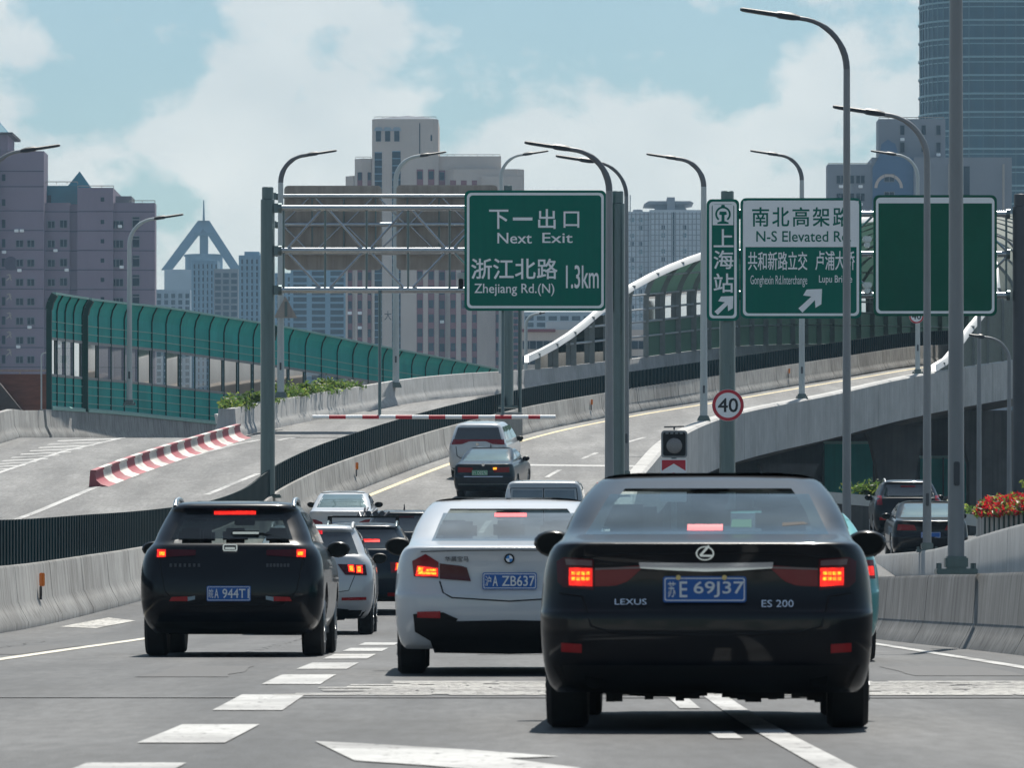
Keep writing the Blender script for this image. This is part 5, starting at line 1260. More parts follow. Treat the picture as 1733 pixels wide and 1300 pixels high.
        if mirror:
            for sx in (-1, 1):
                y = fb-.42; z = b-.065; w_ = s.at(z)[0]*1.0; mm = MB(); rings = []
                for q, k in ((-.07, .86), (-.05, 1), (.02, .96), (.08, .72), (.11, .3)):
                    rings.append([(sx*(w_+.12)+math.cos(a)*.115*k*mirror*(1+.12*math.sin(a)), y+q, z+.015+math.sin(a)*.08*k*mirror) for a in [2*math.pi*j/16 for j in range(16)]])
                mm.loft(rings, True, True); mm.bar((sx*(w_-.02), y+.03, z-.04), (sx*(w_+.10), y+.03, z-.03), .07, .05)
                mo = mm.build('side_mirror', s.paint if paintm in ('paint_black', 'paint_navy', 'paint_dark_grey') else MATS['black_plastic'], s.root, smooth=45)
                gm = MB(); gm.add([(sx*(w_+.12)+math.cos(a)*.095*mirror, y-.073, z+.015+math.sin(a)*.064*mirror) for a in [2*math.pi*j/16 for j in range(16)]], [tuple(range(16))]); gm.build('mirror_glass', MATS['mirror_face'], mo)
        if bottom:   # dark lower valance
            z0 = s.R[0][0]+.005; z1 = .36*kh; w0 = s.at(z0)[0]-.06; w1 = s.at(z1)[0]-.05
            s.patch('lower_valance', [(-w0, z0), (w0, z0)], [(-w1, z1), (w1, z1)], bottom, .008, nu=20, nv=4)
    def furnish(s, K, kh, wl):
        b_, t_ = K['base']*kh, K['top']*kh; r0 = s.at(b_)[1]; f0 = s.at(b_)[2]
        MB().box(-wl*.78, wl*.78, r0-.02, f0-.1, b_-.16, b_-.06).build('parcel_shelf', MATS['cabin_dark'], s.root)
        for yy, xs in ((r0+.62, (-.46, 0, .46)), (r0+1.55, (-.40, .40))):
            for x in xs:
                hb = MB(); hb.bbox(x-.13, x+.13, yy, yy+.10, b_+.00, b_+.16, .035); hb.build('headrest', MATS['cabin_seat'], s.root, smooth=50)
                sb = MB(); sb.bbox(x-.22, x+.22, yy-.02, yy+.16, b_-.06, b_-.01, .02); sb.build('seat_back', MATS['cabin_seat'], s.root)
        mm = MB(); mm.bbox(-.11, .11, f0-.72, f0-.68, t_-.12, t_-.05, .01); mm.build('inner_mirror', MATS['black_plastic'], s.root)
        db = MB(); db.bbox(-wl*.72, wl*.72, f0-.55, f0-.1, b_-.08, b_-.0, .03); db.build('dashboard', MATS['cabin_dark'], s.root)
    def bulge(s, y): return 1+.018*math.sin(math.pi*min(1, max(0, y/s.L)))
    def half(s, w_, r, f, ys):
        rc = min(s.rc, w_*.6); pts = []
        for i in range(8): x = (w_-rc)*i/8; pts.append((x, r+s.bow*(x/w_)**2*.6))
        yb = r+s.bow*((w_-rc)/w_)**2*.6
        for i in range(7): a = R(90*i/6); pts.append((w_-rc+rc*math.sin(a), yb+rc*(1-math.cos(a))*1.25))
        ya = yb+rc*1.25; rf = min(.32, w_*.6); yf = f-.22
        for q in ys:
            y = q*s.L
            y = min(max(y, ya+.002+.0005*q), yf-rf-.002+.0005*q) if yf-rf > ya else ya+(q*.001)
            pts.append((w_, y))
        for i in range(7): a = R(90*i/6); pts.append((w_-rf+rf*math.cos(a), yf-rf+rf*math.sin(a)))
        for i in range(1, 7): x = (w_-rf)*(1-i/6); pts.append((x, yf+(f-yf)*(1-(x/w_)**2)))
        return [(x*s.bulge(y), y) for x, y in pts]
    def at(s, z):
        R_ = s.R
        if z <= R_[0][0]: return R_[0][1:]
        for a, c in zip(R_, R_[1:]):
            if a[0] <= z <= c[0]:
                t = (z-a[0])/max(1e-6, c[0]-a[0]); return tuple(a[j]+(c[j]-a[j])*t for j in (1, 2, 3))
        return R_[-1][1:]
    def S(s, x, z):
        w_, r, f = s.at(z); x = abs(x); x = min(x, w_*1.0); rc = min(s.rc, w_*.6)
        if x <= w_-rc: return r+s.bow*(x/w_)**2*.6
        u = min(1, (x-(w_-rc))/rc); return r+s.bow*((w_-rc)/w_)**2*.6+rc*1.25*(1-math.sqrt(max(0, 1-u*u)))
    def Sf(s, x, z):
        w_, r, f = s.at(z); x = abs(x); yf = f-.22; rf = min(.32, w_*.6)
        if x <= w_-rf: return yf+(f-yf)*(1-(x/w_)**2)
        u = min(1, (x-(w_-rf))/rf); return yf-rf*(1-math.sqrt(max(0, 1-u*u)))
    def q(s, px, py): return (PX(px, s.d)-s.X, PZ(py, s.d)-s.z)
    def qs(s, pts): return [s.q(*p) for p in pts]
    def patch(s, name, bot, top, m, off=.006, nu=8, nv=4, parent=None, mirror=False, front=False, skirt=.03):
        def res(pl, t):
            t = t*(len(pl)-1); i = min(int(t), len(pl)-2); u = t-i
            return (pl[i][0]+(pl[i+1][0]-pl[i][0])*u, pl[i][1]+(pl[i+1][1]-pl[i][1])*u)
        out = []
        for sx in ((1, -1) if mirror else (1,)):
            g = []
            for j in range(nv+1):
                row = []
                for i in range(nu+1):
                    a, c = res(bot, i/nu), res(top, i/nu); x = (a[0]+(c[0]-a[0])*j/nv)*sx; z = a[1]+(c[1]-a[1])*j/nv
                    y = (s.Sf(x, z)+off) if front else (s.S(x, z)-off)
                    row.append((x, y, z))
                g.append(row)
            mb = MB(); mb.loft(g, False)
            bd = [g[0][i] for i in range(nu+1)]+[g[j][nu] for j in range(1, nv+1)]+[g[nv][i] for i in range(nu-1, -1, -1)]+[g[j][0] for j in range(nv-1, 0, -1)]
            k = skirt*(-1 if front else 1); mb.loft([bd, [(x, y+k, z) for x, y, z in bd]], True)
            out.append(mb.build(name, MATS[m] if isinstance(m, str) else m, parent or s.root, smooth=40))
        return out
    def lamp(s, bot, top, m='lens_red', lit=None, hot=None, name='taillight', both=True, off=.012):
        for o, sx in zip(s.patch(name, bot, top, m, off, mirror=both), (1, -1)):
            for lst, mm, of, nm in ((lit, 'brake_red', .018, 'brake_lamp'), (hot, 'brake_hot', .023, 'lit_bulbs')):
                for bb, tt in (lst or []):
                    s.patch(nm, [(x*sx, z) for x, z in bb], [(x*sx, z) for x, z in tt], mm, of, nu=5, nv=3, parent=o, skirt=.012)
    def seam(s, pts, w_=.008, name='panel_gap', m='gap', off=.004):
        mb = MB(); P_ = []
        for a, c in zip(pts, pts[1:]):
            n = max(2, int(math.hypot(c[0]-a[0], c[1]-a[1])/.06))
            for k in range(n): P_.append((a[0]+(c[0]-a[0])*k/n, a[1]+(c[1]-a[1])*k/n))
        P_.append(pts[-1]); mb.tube([(x, s.S(x, z)-off+w_*.5, z) for x, z in P_], w_, 6); return mb.build(name, MATS[m], s.root)
    def plate(s, x0, x1, z0, z1, groups, m='plate_blue', lm='plate_white', y=None):
        yy = (s.S((x0+x1)/2, (z0+z1)/2) if y is None else y)-.03
        mb = MB(); mb.prism(rrect(x0, x1, z0, z1, .015), yy, yy+.02)
        fr = rrect(x0+.008, x1-.008, z0+.008, z1-.008, .012); fi = rrect(x0+.014, x1-.014, z0+.014, z1-.014, .01); n = len(fr)
        mb.add([(x, yy-.001, z) for x, z in fr]+[(x, yy-.001, z) for x, z in fi], [(k, (k+1) % n, (k+1) % n+n, k+n) for k in range(n)], 1)
        mb.box(x0+.01, x1-.01, yy+.02, yy+.06, z0+.01, z1-.01, 2)
        o = mb.build('number_plate', [MATS[m], MATS[lm], MATS['gap']], s.root); tx = MB(); W, H = x1-x0, z1-z0
        for t_, a, c, bo in groups: put_text(tx, t_, x0+W*a, x0+W*c, z0+H*.2, z0+H*.8, yy-.003, bo)
        tx.build('lettering', MATS[lm], o)
    def badge_text(s, t_, x0, x1, z0, z1, m='chrome', bold=.0, name='badge_lettering'):
        mb = MB(); put_text(mb, t_, x0, x1, z0, z1, 0, bold, 0, yf=lambda x, z: s.S(x, z)-.010); mb.build(name, MATS[m], s.root)
    def fin(s, x, y, z, h=.1):
        mb = MB(); mb.loft([[(x-.02, y-.09, z), (x+.02, y-.09, z), (x+.02, y+.1, z), (x-.02, y+.1, z)], [(x-.012, y-.06, z+h*.7), (x+.012, y-.06, z+h*.7), (x+.012, y+.02, z+h*.6), (x-.012, y+.02, z+h*.6)], [(x-.006, y-.075, z+h), (x+.006, y-.075, z+h), (x+.006, y-.04, z+h), (x-.006, y-.04, z+h)]], True, True)
        mb.build('roof_antenna', s.paint, s.root, smooth=40)
    def rails(s, m='chrome'):
        for sx in (-1, 1):
            zt = s.R[-1][0]; w_ = s.at(zt-.05)[0]; mb = MB(); x = sx*(w_-.01); y0 = s.at(zt-.02)[1]+.05; y1 = s.at(zt-.02)[2]-.2
            mb.tube([(x, y0-.10, zt-.07), (x, y0, zt-.015), (x, y0+.25, zt+.01), (x, (y0+y1)/2, zt+.02), (x, y1-.2, zt+.01), (x, y1, zt-.05)], .024, 8); mb.build('roof_rail', MATS[m], s.root, smooth=50)
def dist_px(w_px, W): return W*F/w_px

# 1 -- black sedan in front, on the right
c = Car(SEDAN, 'big glossy black sedan in front on the right, glowing square brake lights', 1195, 30.9, 'paint_black', W=1.82, H=1.45, L=4.9, yaw=R(-2.4), glass=None, mirror=1.02, pitch=0, name='sedan_car', cabin=True)
q = c.qs
c.patch('rear_window', q([(985, 903), (1405, 903)]), q([(1022, 829), (1373, 829)]), 'glass_cabin_blue', .006, nu=24, nv=10, skirt=.004)
k = c.q(1161, 896)[1], c.q(1161, 885)[1]; ctr = 0.0
hb_ = c.patch('high_brake_light', q([(1161, 896), (1222, 896)]), q([(1161, 885), (1222, 885)]), 'brake_soft', .010, nu=6, nv=2)
c.patch('dash_card', q([(1236, 890), (1272, 890)]), q([(1238, 876), (1272, 876)]), mat('pale_card', (.10, .19, .18), .9, spec=.05), .009, nu=3, nv=2)
c.patch('sun_shade', q([(1325, 888), (1370, 884)]), q([(1325, 882), (1362, 880)]), 'gap', .009, nu=3, nv=2)
def M_(pts): return [(2*0-x, z) for x, z in pts]
def loc(pts): return [(x-(c.q(1194, 0)[0]), z) for x, z in c.qs(pts)]
c.lamp(loc([(1385, 999), (1437, 994), (1447, 985)]), loc([(1385, 947), (1436, 943), (1449, 950)]), 'lens_dark', lit=[(loc([(1387, 993), (1427, 991)]), loc([(1387, 962), (1427, 961)]))],
       hot=[(loc([(1392+k*8.2, 968+j*9+5.5), (1398+k*8.2, 968+j*9+5.5)]), loc([(1392+k*8.2, 968+j*9), (1398+k*8.2, 968+j*9)])) for k in range(4) for j in range(2)])
c.lamp(loc([(1304, 963), (1326, 984), (1348, 992), (1383, 993)]), loc([(1302, 957), (1326, 959), (1350, 961), (1383, 962)]), 'lens_red', name='inner_taillight')
c.patch('reversing_lens', loc([(1388, 958), (1432, 956)]), loc([(1388, 949), (1434, 946)]), 'lens_clear', .016, mirror=True)
c.patch('lens_highlight', loc([(1306, 962.5), (1383, 965)]), loc([(1304, 959), (1383, 962)]), 'lens_clear', .016, mirror=True)  # whitish highlight painted along the top of the inner lens
c.patch('chrome_garnish', loc([(1082, 962), (1140, 966), (1194, 968), (1250, 966), (1306, 962)]), loc([(1080, 952), (1140, 953), (1194, 953.5), (1250, 953), (1308, 952)]), 'chrome', .022, nu=20, nv=4)
a, b = c.q(1122, 1020), c.q(1263, 976)
c.plate(a[0], b[0], a[1], b[1], [('苏', .06, .15, .01), ('E', .20, .29, .02), ('69J37', .37, .97, .02)])
mb = MB()
for px in (1148, 1226): x, z = c.q(px, 978); y = c.S(x, z); mb.lathe([(.014, y-.045), (.014, y-.02)], (x, 0, z), 'y', 10)
mb.build('plate_screws', mat('brass', (.55, .42, .2), .3, metal=1), c.root)
# oval badge with slanted L stroke
x, z = c.q(1193, 937); em = MB(); n = 28; y = c.S(x, z)-.02
for (ro, so) in ((.05, 1),):
    rg = [[(x+math.cos(t)*ro*k, y+o, z+math.sin(t)*ro*k*.78) for t in [2*math.pi*j/n for j in range(n)]] for k, o in ((1.0, .03), (1.0, 0), (.84, 0), (.84, .03))]
    em.loft(rg, True)
em.bar((x+.022, y, z+.042), (x-.026, y, z-.012), .012); em.bar((x-.026, y, z-.012), (x+.045, y, z-.014), .011)
em.build('emblem', MATS['chrome'], c.root, smooth=40)
a, b = c.q(1040, 1024), c.q(1094, 1014); c.badge_text('LEXUS', a[0], b[0], a[1], b[1]); a, b = c.q(1289, 1028), c.q(1343, 1016); c.badge_text('ES 200', a[0], b[0], a[1], b[1])
c.patch('bumper_reflector', loc([(1405, 1106), (1440, 1104)]), loc([(1405, 1091), (1440, 1089)]), 'reflector_red', .010, mirror=True)
c.seam(q([(945, 1004), (985, 1010), (1000, 1060), (1040, 1072), (1194, 1076), (1350, 1072), (1390, 1060), (1403, 1010), (1440, 1004)]), .006)
c.seam(q([(960, 946), (1060, 938), (1194, 936), (1330, 938), (1428, 946)]), .004)
for px in (1005, 1385):
    x, z = c.q(px, 1150); mb = MB(); mb.lathe([(.046, c.S(x, z)-.012), (.052, c.S(x, z)-.014), (.052, c.S(x, z)+.1)], (x, 0, z), 'y', 18); mb.build('exhaust_pipe', mat('exhaust', (.006, .006, .006), .8, spec=.05), c.root, smooth=40)
mb = MB(); rr = random.Random(2)
for k in range(30):
    x = -.62+1.24*k/29; mb.box(x-.024, x+.024, .5, .56, .15+rr.random()*.05, .28)
mb.build('underbody_shield', MATS['gap'], c.root)
LEX = c
# 2 -- white saloon in the middle
c = Car(SEDAN, 'white sedan in the middle with L-shaped red tail lights and a short roof aerial', 862, 46.3, 'paint_white_car', W=1.87, H=1.48, L=4.94, yaw=R(.2), glass=None, bottom=None, name='sedan_car', cabin=True)
q = c.qs
c.patch('rear_window', q([(729, 915), (996, 915)]), q([(748, 865), (976, 865)]), 'glass_cabin_pale', .006, nu=20, nv=8, skirt=.004)
c.patch('high_brake_light', q([(837, 872), (893, 872)]), q([(837, 865), (893, 865)]), 'brake_soft', .010, nu=6, nv=2)
x = c.q(862, 0)[0]
mir = lambda pts: [(-(xx), zz) for xx, zz in c.qs(pts)]
c.lamp(mir([(700, 976), (742, 979)]), mir([(697, 950), (720, 938), (742, 952)]), 'lens_red', lit=[(mir([(703, 975), (741, 976)]), mir([(706, 958), (741, 962)]))], hot=[(mir([(707, 972), (738, 973)]), mir([(709, 968), (738, 969)])), (mir([(706, 968), (715, 968)]), mir([(708, 960), (716, 961)])), (mir([(720, 967), (738, 967)]), mir([(722, 963.5), (738, 963.5)]))])
c.lamp(mir([(744, 980), (797, 984)]), mir([(744, 954), (780, 958), (790, 961)]), 'lens_dark', name='inner_taillight')
a, b = c.q(816.5, 998), c.q(908.5, 969.5); c.plate(a[0], b[0], a[1], b[1], [('沪', .05, .16, .01), ('A', .19, .28, .02), ('ZB637', .36, .96, .02)])
x, z = c.q(862, 946); y = c.S(x, z)-.014
em = MB(); n = 28
em.add([(x+math.cos(t)*.042, y, z+math.sin(t)*.042) for t in [2*math.pi*j/n for j in range(n)]], [tuple(range(n))], 0)
for k, a0 in enumerate((0, 90, 180, 270)):
    em.add([(x, y-.003, z)]+[(x+math.cos(R(a0+90*j/6))*.028, y-.003, z+math.sin(R(a0+90*j/6))*.028) for j in range(7)], [tuple(range(8))], 1 if k % 2 else 2)
em.build('emblem', [MATS['black_plastic'], mat('roundel_blue', (.05, .25, .6), .3), MATS['sign_white']], c.root)
a, b = c.q(753, 951), c.q(793, 942); c.badge_text('华晨宝马', a[0], b[0], a[1], b[1], 'pole_dark', .01)
c.patch('rear_diffuser', q([(735, 1106), (862, 1108), (988, 1106)]), q([(722, 1068), (770, 1052), (862, 1050), (954, 1052), (1002, 1068)]), 'black_plastic', .012, nu=24, nv=5)
c.patch('side_vent', mir([(702, 1070), (735, 1090), (760, 1068)]), mir([(699, 1040), (750, 1037), (775, 1048)]), 'black_plastic', .010, mirror=True)
c.patch('bumper_reflector', mir([(706, 1046), (745, 1047)]), mir([(706, 1036), (745, 1035)]), 'reflector_red', .018, mirror=True)
c.seam(q([(744, 984), (750, 1004), (765, 1012), (862, 1018), (959, 1012), (974, 1004), (980, 984)]), .006)
c.seam(q([(712, 934), (790, 932), (862, 931.5), (934, 932), (1012, 934)]), .004)
c.fin(0, 2.15, 1.475, .12)
# 3 -- black SUV at the left
c = Car(SUV, 'glossy black SUV in front on the left with bright roof rails', 390, 58.2, 'paint_black', W=1.88, H=1.62, L=4.6, yaw=R(-.6), glass=None, pitch=0, mirror=1.1, name='suv_car', cabin=True)
q = c.qs; mir = lambda pts: [(-(xx), zz) for xx, zz in c.qs(pts)]
c.patch('rear_window', q([(287, 912), (493, 912)]), q([(304, 867), (476, 867)]), 'glass_cabin_dark', .006, nu=20, nv=8, skirt=.004)
c.patch('high_brake_light', q([(357, 870), (428, 870)]), q([(357, 864), (428, 864)]), 'brake_red', .014, nu=6, nv=2)
c.lamp(mir([(262, 944), (330, 940)]), mir([(262, 929), (330, 931)]), 'lens_dark', lit=[(mir([(264, 943), (279, 943)]), mir([(264, 930), (279, 930)]))], hot=[(mir([(268, 940), (277, 940)]), mir([(268, 934), (277, 934)]))])
a, b = c.q(350, 1018), c.q(424.5, 992); c.plate(a[0], b[0], a[1], b[1], [('皖', .05, .15, .01), ('A', .18, .27, .02), ('944T1', .36, .96, .02)])
a, b = c.q(376, 933), c.q(401, 921); o = rrect(a[0], b[0], a[1], b[1], .02); i_ = rrect(a[0]+.015, b[0]-.015, a[1]+.012, b[1]-.012, .01); n = len(o)
em = MB(); y = c.S(0, a[1])-.02; em.add([(x, y, z) for x, z in o]+[(x, y, z) for x, z in i_], [(k, (k+1) % n, (k+1) % n+n, k+n) for k in range(n)], 0)
em.add([(a[0]+.025, y-.003, a[1]+.018), (b[0]-.025, y-.003, a[1]+.018), (b[0]-.025, y-.003, a[1]+.04), (a[0]+.025, y-.003, a[1]+.04)], [(0, 1, 2, 3)], 0); em.build('emblem', [MATS['chrome']], c.root)
for px0, px1 in ((288, 340), (452, 490)):
    mb = MB()
    for k in range(7):
        x, z = c.q(px0+(px1-px0)*k/6.5, 957); y = c.S(x, z)-.008; mb.box(x-.012, x+.012, y-.004, y+.004, z-.018, z+.018)
    mb.build('badge_lettering', MATS['pole_dark'], c.root)
c.patch('bumper_reflector', mir([(286, 1018), (318, 1018)]), mir([(290, 1011), (318, 1010)]), 'reflector_red', .012, mirror=True)
c.patch('reversing_light', mir([(317, 1018), (330, 1015)]), mir([(317, 1011), (330, 1009)]), mat('clear_lens', (.25, .33, .38), .1, coat=1), .012, mirror=True)
mb = MB(); x, z = c.q(388, 909); x2, z2 = c.q(439, 898); y = c.S(0, z2)-.02; mb.bbox(x, x2, y-.05, y, z-.005, z2, .02); mb.bar((x2, y-.03, z2-.03), (c.q(480, 0)[0], y+.01, z-.03), .025); mb.build('rear_wiper', MATS['black_plastic'], c.root)
mb = MB(); mb.bbox(x+.02, x2-.02, y-.056, y-.049, z2-.035, z2-.012, .003); mb.build('wiper_cover', MATS['chrome'], c.root)
c.seam(q([(268, 948), (278, 1000), (300, 1024), (390, 1028), (480, 1024), (502, 1000), (512, 948)]), .006); c.rails('galv_bright')
# 4 -- white SUV behind it
c = Car(SUV, 'silver white SUV half hidden behind the left black SUV, twin orange brake lights', 526, 84, 'paint_silver_white', W=1.84, H=1.65, L=4.5, yaw=R(.3), pitch=0.002, name='suv_car')
mir = c.qs
c.patch('high_brake_light', c.qs([(508, 904), (544, 904)]), c.qs([(508, 898), (544, 898)]), 'brake_soft', .012, nu=4, nv=2)
c.lamp(c.qs([(584, 973), (621, 974)]), c.qs([(571, 955), (618, 956)]), 'lens_dark', lit=[(c.qs([(590, 968), (600, 969)]), c.qs([(588, 956), (599, 956)])), (c.qs([(603, 970), (614, 971)]), c.qs([(602, 957), (613, 957)]))], hot=[(c.qs([(592, 966), (598, 967)]), c.qs([(591, 958), (597, 958)])), (c.qs([(605, 968), (611, 969)]), c.qs([(604, 959), (610, 959)]))])
c.patch('bumper_reflector', c.qs([(578, 1017), (620, 1016)]), c.qs([(578, 1012), (620, 1011)]), 'reflector_red', .012, mirror=True)
c.patch('rear_diffuser', c.qs([(470, 1050), (526, 1053), (582, 1050)]), c.qs([(462, 1032), (526, 1026), (590, 1032)]), 'black_plastic', .014, nu=16, nv=4)
a, b = c.q(500, 1003), c.q(552, 985); c.plate(a[0], b[0], a[1], b[1], [('沪', .05, .16, .01)]); c.rails('white_trim'); c.seam(c.qs([(455, 975), (462, 1000), (526, 1008), (590, 1000), (600, 975)]), .005)
# 5 -- dark SUVs farther on
c = Car(SUV, 'dark blue SUV with a rack on its roof, right of the silver white SUV', 611, 99, 'paint_navy', W=1.84, H=1.60, L=4.5, name='suv_car')
c.patch('high_brake_light', c.qs([(590, 918), (642, 918)]), c.qs([(590, 913), (642, 913)]), 'brake_red', .014, nu=4, nv=2)
c.lamp(c.qs([(662, 970), (690, 968)]), c.qs([(660, 952), (690, 952)]), 'lens_red', lit=[(c.qs([(668, 966), (676, 965)]), c.qs([(670, 953), (675, 953)]))], hot=[(c.qs([(671, 964), (675, 964)]), c.qs([(672, 954), (674, 954)]))])
c.patch('bumper_reflector', c.qs([(656, 1010), (672, 1010)]), c.qs([(656, 1004), (672, 1004)]), 'reflector_red', .012, mirror=True); c.rails('galv')
mb = MB(); zt = c.R[-1][0]
mb.bar((-.58, 1.3, zt+.1), (-.58, 2.2, zt+.1), .04, .03)
for y in (1.3, 2.2): mb.bar((-.62, y, zt+.1), (.62, y, zt+.1), .05, .03); mb.bar((-.6, y, zt-.05), (-.6, y, zt+.1), .05); mb.bar((.6, y, zt-.05), (.6, y, zt+.1), .05)
mb.build('roof_rack', MATS['black_plastic'], c.root)
mb = MB(); r_ = random.Random(4)
for k in range(9):
    x = -.05+r_.uniform(-.12, .45); mb.tube([(x, 1.25+r_.random()*.5, zt+.1), (x+r_.uniform(-.15, .15), 1.4+r_.random()*.5, zt+.17+r_.random()*.1)], .018, 6)
for k in range(3): mb.lathe([(.05, -.02), (.05, .02)], (.1+.12*k, 1.3, zt+.16), 'y', 12)
mb.build('rack_clamps', MATS['pole_dark'], c.root)
c = Car(SUV, 'black SUV with a shark-fin aerial between the small white sedan and the middle white sedan', 682, 124, 'paint_dark_grey', W=1.88, H=1.66, L=4.7, name='suv_car')
c.patch('high_brake_light', c.qs([(665, 877), (700, 877)]), c.qs([(665, 874), (700, 874)]), 'lens_dark', .014, nu=4, nv=2); c.fin(0, 1.6, 1.66, .13); c.rails('galv_bright')
c.lamp(c.qs([(712, 925), (748, 925)]), c.qs([(716, 914), (750, 912)]), 'lens_red')
# 6 -- white sedan by the left wall
c = Car(SEDAN, 'small white sedan with dark red tail lights beside the left barrier', 576.5, 152, 'paint_white_car', W=1.79, H=1.46, L=4.7, yaw=R(-.8), glass='car_glass_green', name='sedan_car')
mir = lambda pts: [(-(xx), zz) for xx, zz in c.qs(pts)]
c.lamp(c.qs([(606, 892), (630, 892)]), c.qs([(608, 884), (618, 880), (629, 879)]), 'lens_red'); a, b = c.q(558, 896), c.q(594, 885); c.plate(a[0], b[0], a[1], b[1], [('沪A', .05, .3, .01)])
# 7 -- dark saloon and white minivan on the ramp
c = Car(SEDAN, 'dark navy sedan with a green number plate and one amber lamp climbing the ramp', 818, 173.5, 'paint_navy', W=1.88, H=1.47, L=4.95, yaw=R(-7), glass='car_glass_green', name='sedan_car', pitch=R(4.2))
c.lamp(c.qs([(836, 800), (862, 800)]), c.qs([(836, 792), (862, 791)]), 'lens_red')
x, z = c.q(837, 793.5); c.patch('turn_signal', [(x-.04, z-.03), (x+.07, z-.03)], [(x-.04, z+.035), (x+.07, z+.035)], 'brake_hot', .02, nu=3, nv=2)
x, z = c.q(812, 800.5); c.plate(x-.24, x+.24, z-.075, z+.075, [('沪A', .05, .28, .01), ('D0276', .36, .95, .015)], 'plate_green', 'plate_white')
x, z = c.q(818, 787); em = MB(); em.lathe([(.05, c.S(0, z)-.012), (.05, c.S(0, z)+.02)], (0, 0, z), 'y', 14); em.build('emblem', MATS['chrome'], c.root); c.fin(0, 2.0, 1.46, .12)
z = c.q(0, 807)[1]; c.patch('chrome_garnish', [(-.6, z-.012), (.6, z-.012)], [(-.6, z+.012), (.6, z+.012)], 'chrome', .012, nu=14, nv=2); z = c.q(0, 820)[1]; c.patch('bumper_trim', [(-.78, z-.012), (.78, z-.012)], [(-.78, z+.012), (.78, z+.012)], 'galv', .012, nu=14, nv=2)
c = Car(MPV, 'white minivan with a full-width red light bar ahead of the navy sedan on the ramp', 808, 184, 'paint_white_car', W=1.90, H=1.80, L=5.1, yaw=R(-6), name='minivan', pitch=R(4), cat='minivan')
c.patch('light_bar', c.qs([(761, 753), (782, 752), (795, 747), (822, 747), (834, 752), (854, 753)]), c.qs([(763, 744), (795, 744), (822, 744), (852, 744)]), 'lens_red', .014, nu=24, nv=3)
z = c.q(0, 752)[1]; em = MB(); em.lathe([(.05, c.S(0, z)-.012), (.05, c.S(0, z)+.02)], (0, 0, z), 'y', 14); em.build('emblem', MATS['chrome'], c.root)
c.seam([(-.7, c.q(0, 756)[1]), (-.66, c.q(0, 772)[1]), (-.5, c.q(0, 777)[1]), (.5, c.q(0, 777)[1]), (.66, c.q(0, 772)[1]), (.7, c.q(0, 756)[1])], .012)
# 8 -- grey van
c = Car(VAN, 'pale grey panel van with two rear door windows behind the middle white sedan', 920, 131, 'paint_van', W=1.95, H=2.27, L=5.2, yaw=R(-1.5), glass=None, name='panel_van', cat='van', mirror=0)
b0, t0 = 1.42, 2.06
for a, b in ((-.76, -.03), (.03, .76)): c.patch('rear_door_window', [(a, b0), (b, b0)], [(a*.93 if a < -.1 else a, t0), (b*.93 if b > .1 else b, t0)], carglass('van_glass', (.11, .135, .15), .15, .3), .008, nu=8, nv=6)
c.seam([(0, .5), (0, 2.1)], .012); c.seam([(-.84, .5), (-.82, 1.4), (-.76, 2.1), (.76, 2.1), (.82, 1.4), (.84, .5)], .01); c.lamp([(.80, .95), (.93, .95)], [(.80, 1.35), (.91, 1.35)], 'lens_red')
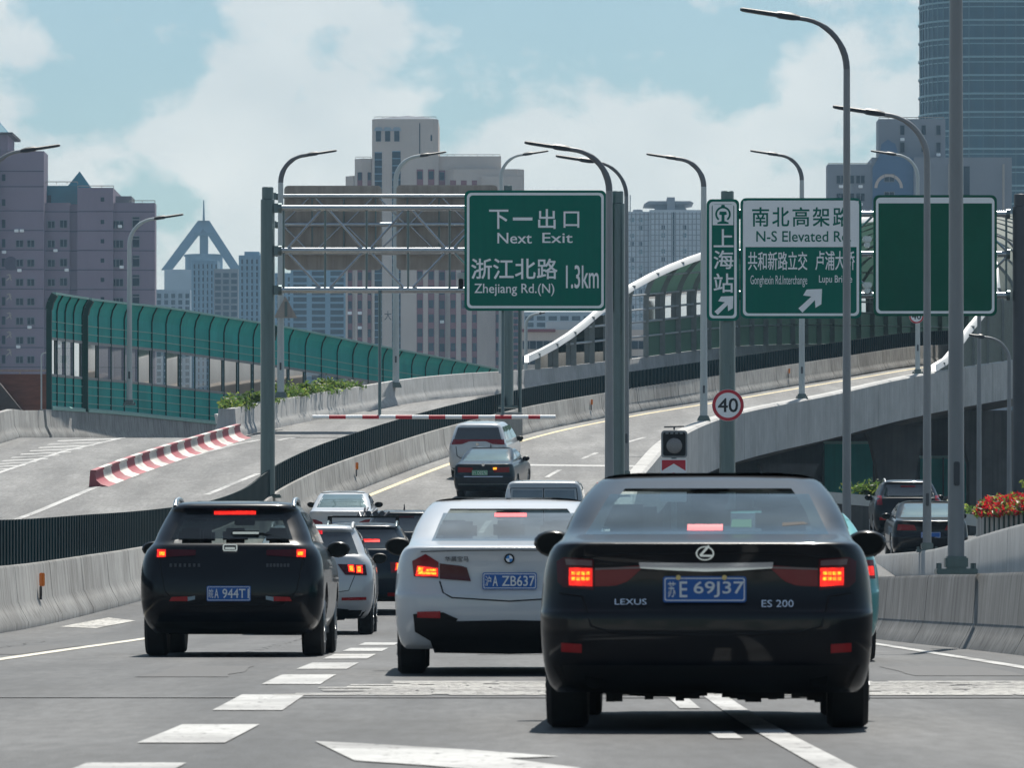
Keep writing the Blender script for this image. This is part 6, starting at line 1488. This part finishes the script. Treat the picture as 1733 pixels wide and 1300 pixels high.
# 9 -- teal taxi, white car, right side SUV and saloon
c = Car(SEDAN, 'turquoise taxi mostly hidden by the black sedan on the right', 1332, 54.5, 'paint_teal', W=1.80, H=1.50, L=4.5, yaw=R(-.5), name='taxi_car', cat='taxi', pitch=0)
c.lamp([(.62, .80), (.86, .80)], [(.62, .98), (.84, .98)], 'lens_red', lit=[([(.74, .83), (.85, .83)], [(.74, .92), (.84, .92)])]); mb = MB(); zt = c.R[-1][0]; mb.bbox(-.25, .25, 2.2, 2.45, zt-.01, zt+.13, .03); mb.build('roof_sign', MATS['black_plastic'], c.root)
c = Car(MPV, 'white van peeking out behind the roof of the big black sedan', 1350, 128, 'paint_white_car', W=1.90, H=1.95, L=4.9, name='minivan', cat='van', z=e(128), pitch=.02)
c.lamp([(.80, .95), (.92, .95)], [(.80, 1.3), (.91, 1.3)], 'lens_red')
c = Car(SUV, 'black SUV with roof rails beyond the right barrier, driving under the ramp', 1538, 156, 'paint_black', W=1.90, H=1.70, L=4.7, z=eR(156), pitch=.03, name='suv_car', yaw=R(-1.5))
x, z = c.q(1537, 824); c.patch('high_brake_light', [(-.2, z-.02), (.2, z-.02)], [(-.2, z+.03), (.2, z+.03)], 'lens_red', .014, nu=4, nv=2); c.rails('white_trim')
c.lamp([(.72, 1.02), (.88, 1.02)], [(.74, 1.28), (.84, 1.28)], 'lens_red'); c.patch('bumper_reflector', [(.62, .6), (.80, .6)], [(.62, .68), (.80, .68)], 'reflector_red', .012, mirror=True)
x, z = c.q(1535, 866); c.patch('chrome_garnish', [(-.35, z-.04), (.35, z-.04)], [(-.35, z+.04), (.35, z+.04)], 'chrome', .014, nu=10, nv=2); c.plate(-.24, .24, .78, .92, [('沪', .05, .16, .01)])
c = Car(SEDAN, 'black sedan with sun glinting on its rear window beyond the right barrier', 1575, 139, 'paint_black', W=1.86, H=1.46, L=4.9, z=eR(139.5), pitch=.045, name='sedan_car', yaw=R(-1), glass='car_glass_green')
c.lamp([(.34, .80), (.82, .80)], [(.40, .93), (.80, .95)], 'lens_red'); c.plate(-.24, .24, .62, .76, [('沪', .05, .16, .01)])
# ------------------------------------------------------------------ haze in the air
hz_ = MB(); hz_.box(-1500, 1500, -60, 2900, -1.4, 420); hm = bpy.data.materials.new('haze'); hm.use_nodes = True
t_ = hm.node_tree
for n in list(t_.nodes): t_.nodes.remove(n)
o_ = t_.nodes.new('ShaderNodeOutputMaterial'); v_ = t_.nodes.new('ShaderNodeVolumePrincipled')
v_.inputs['Color'].default_value = (0.50, 0.76, 1.0, 1); v_.inputs['Density'].default_value = HAZE; v_.inputs['Anisotropy'].default_value = 0.0
t_.links.new(v_.outputs[0], o_.inputs['Volume'])
tag(hz_.build('haze', hm), kind='stuff')
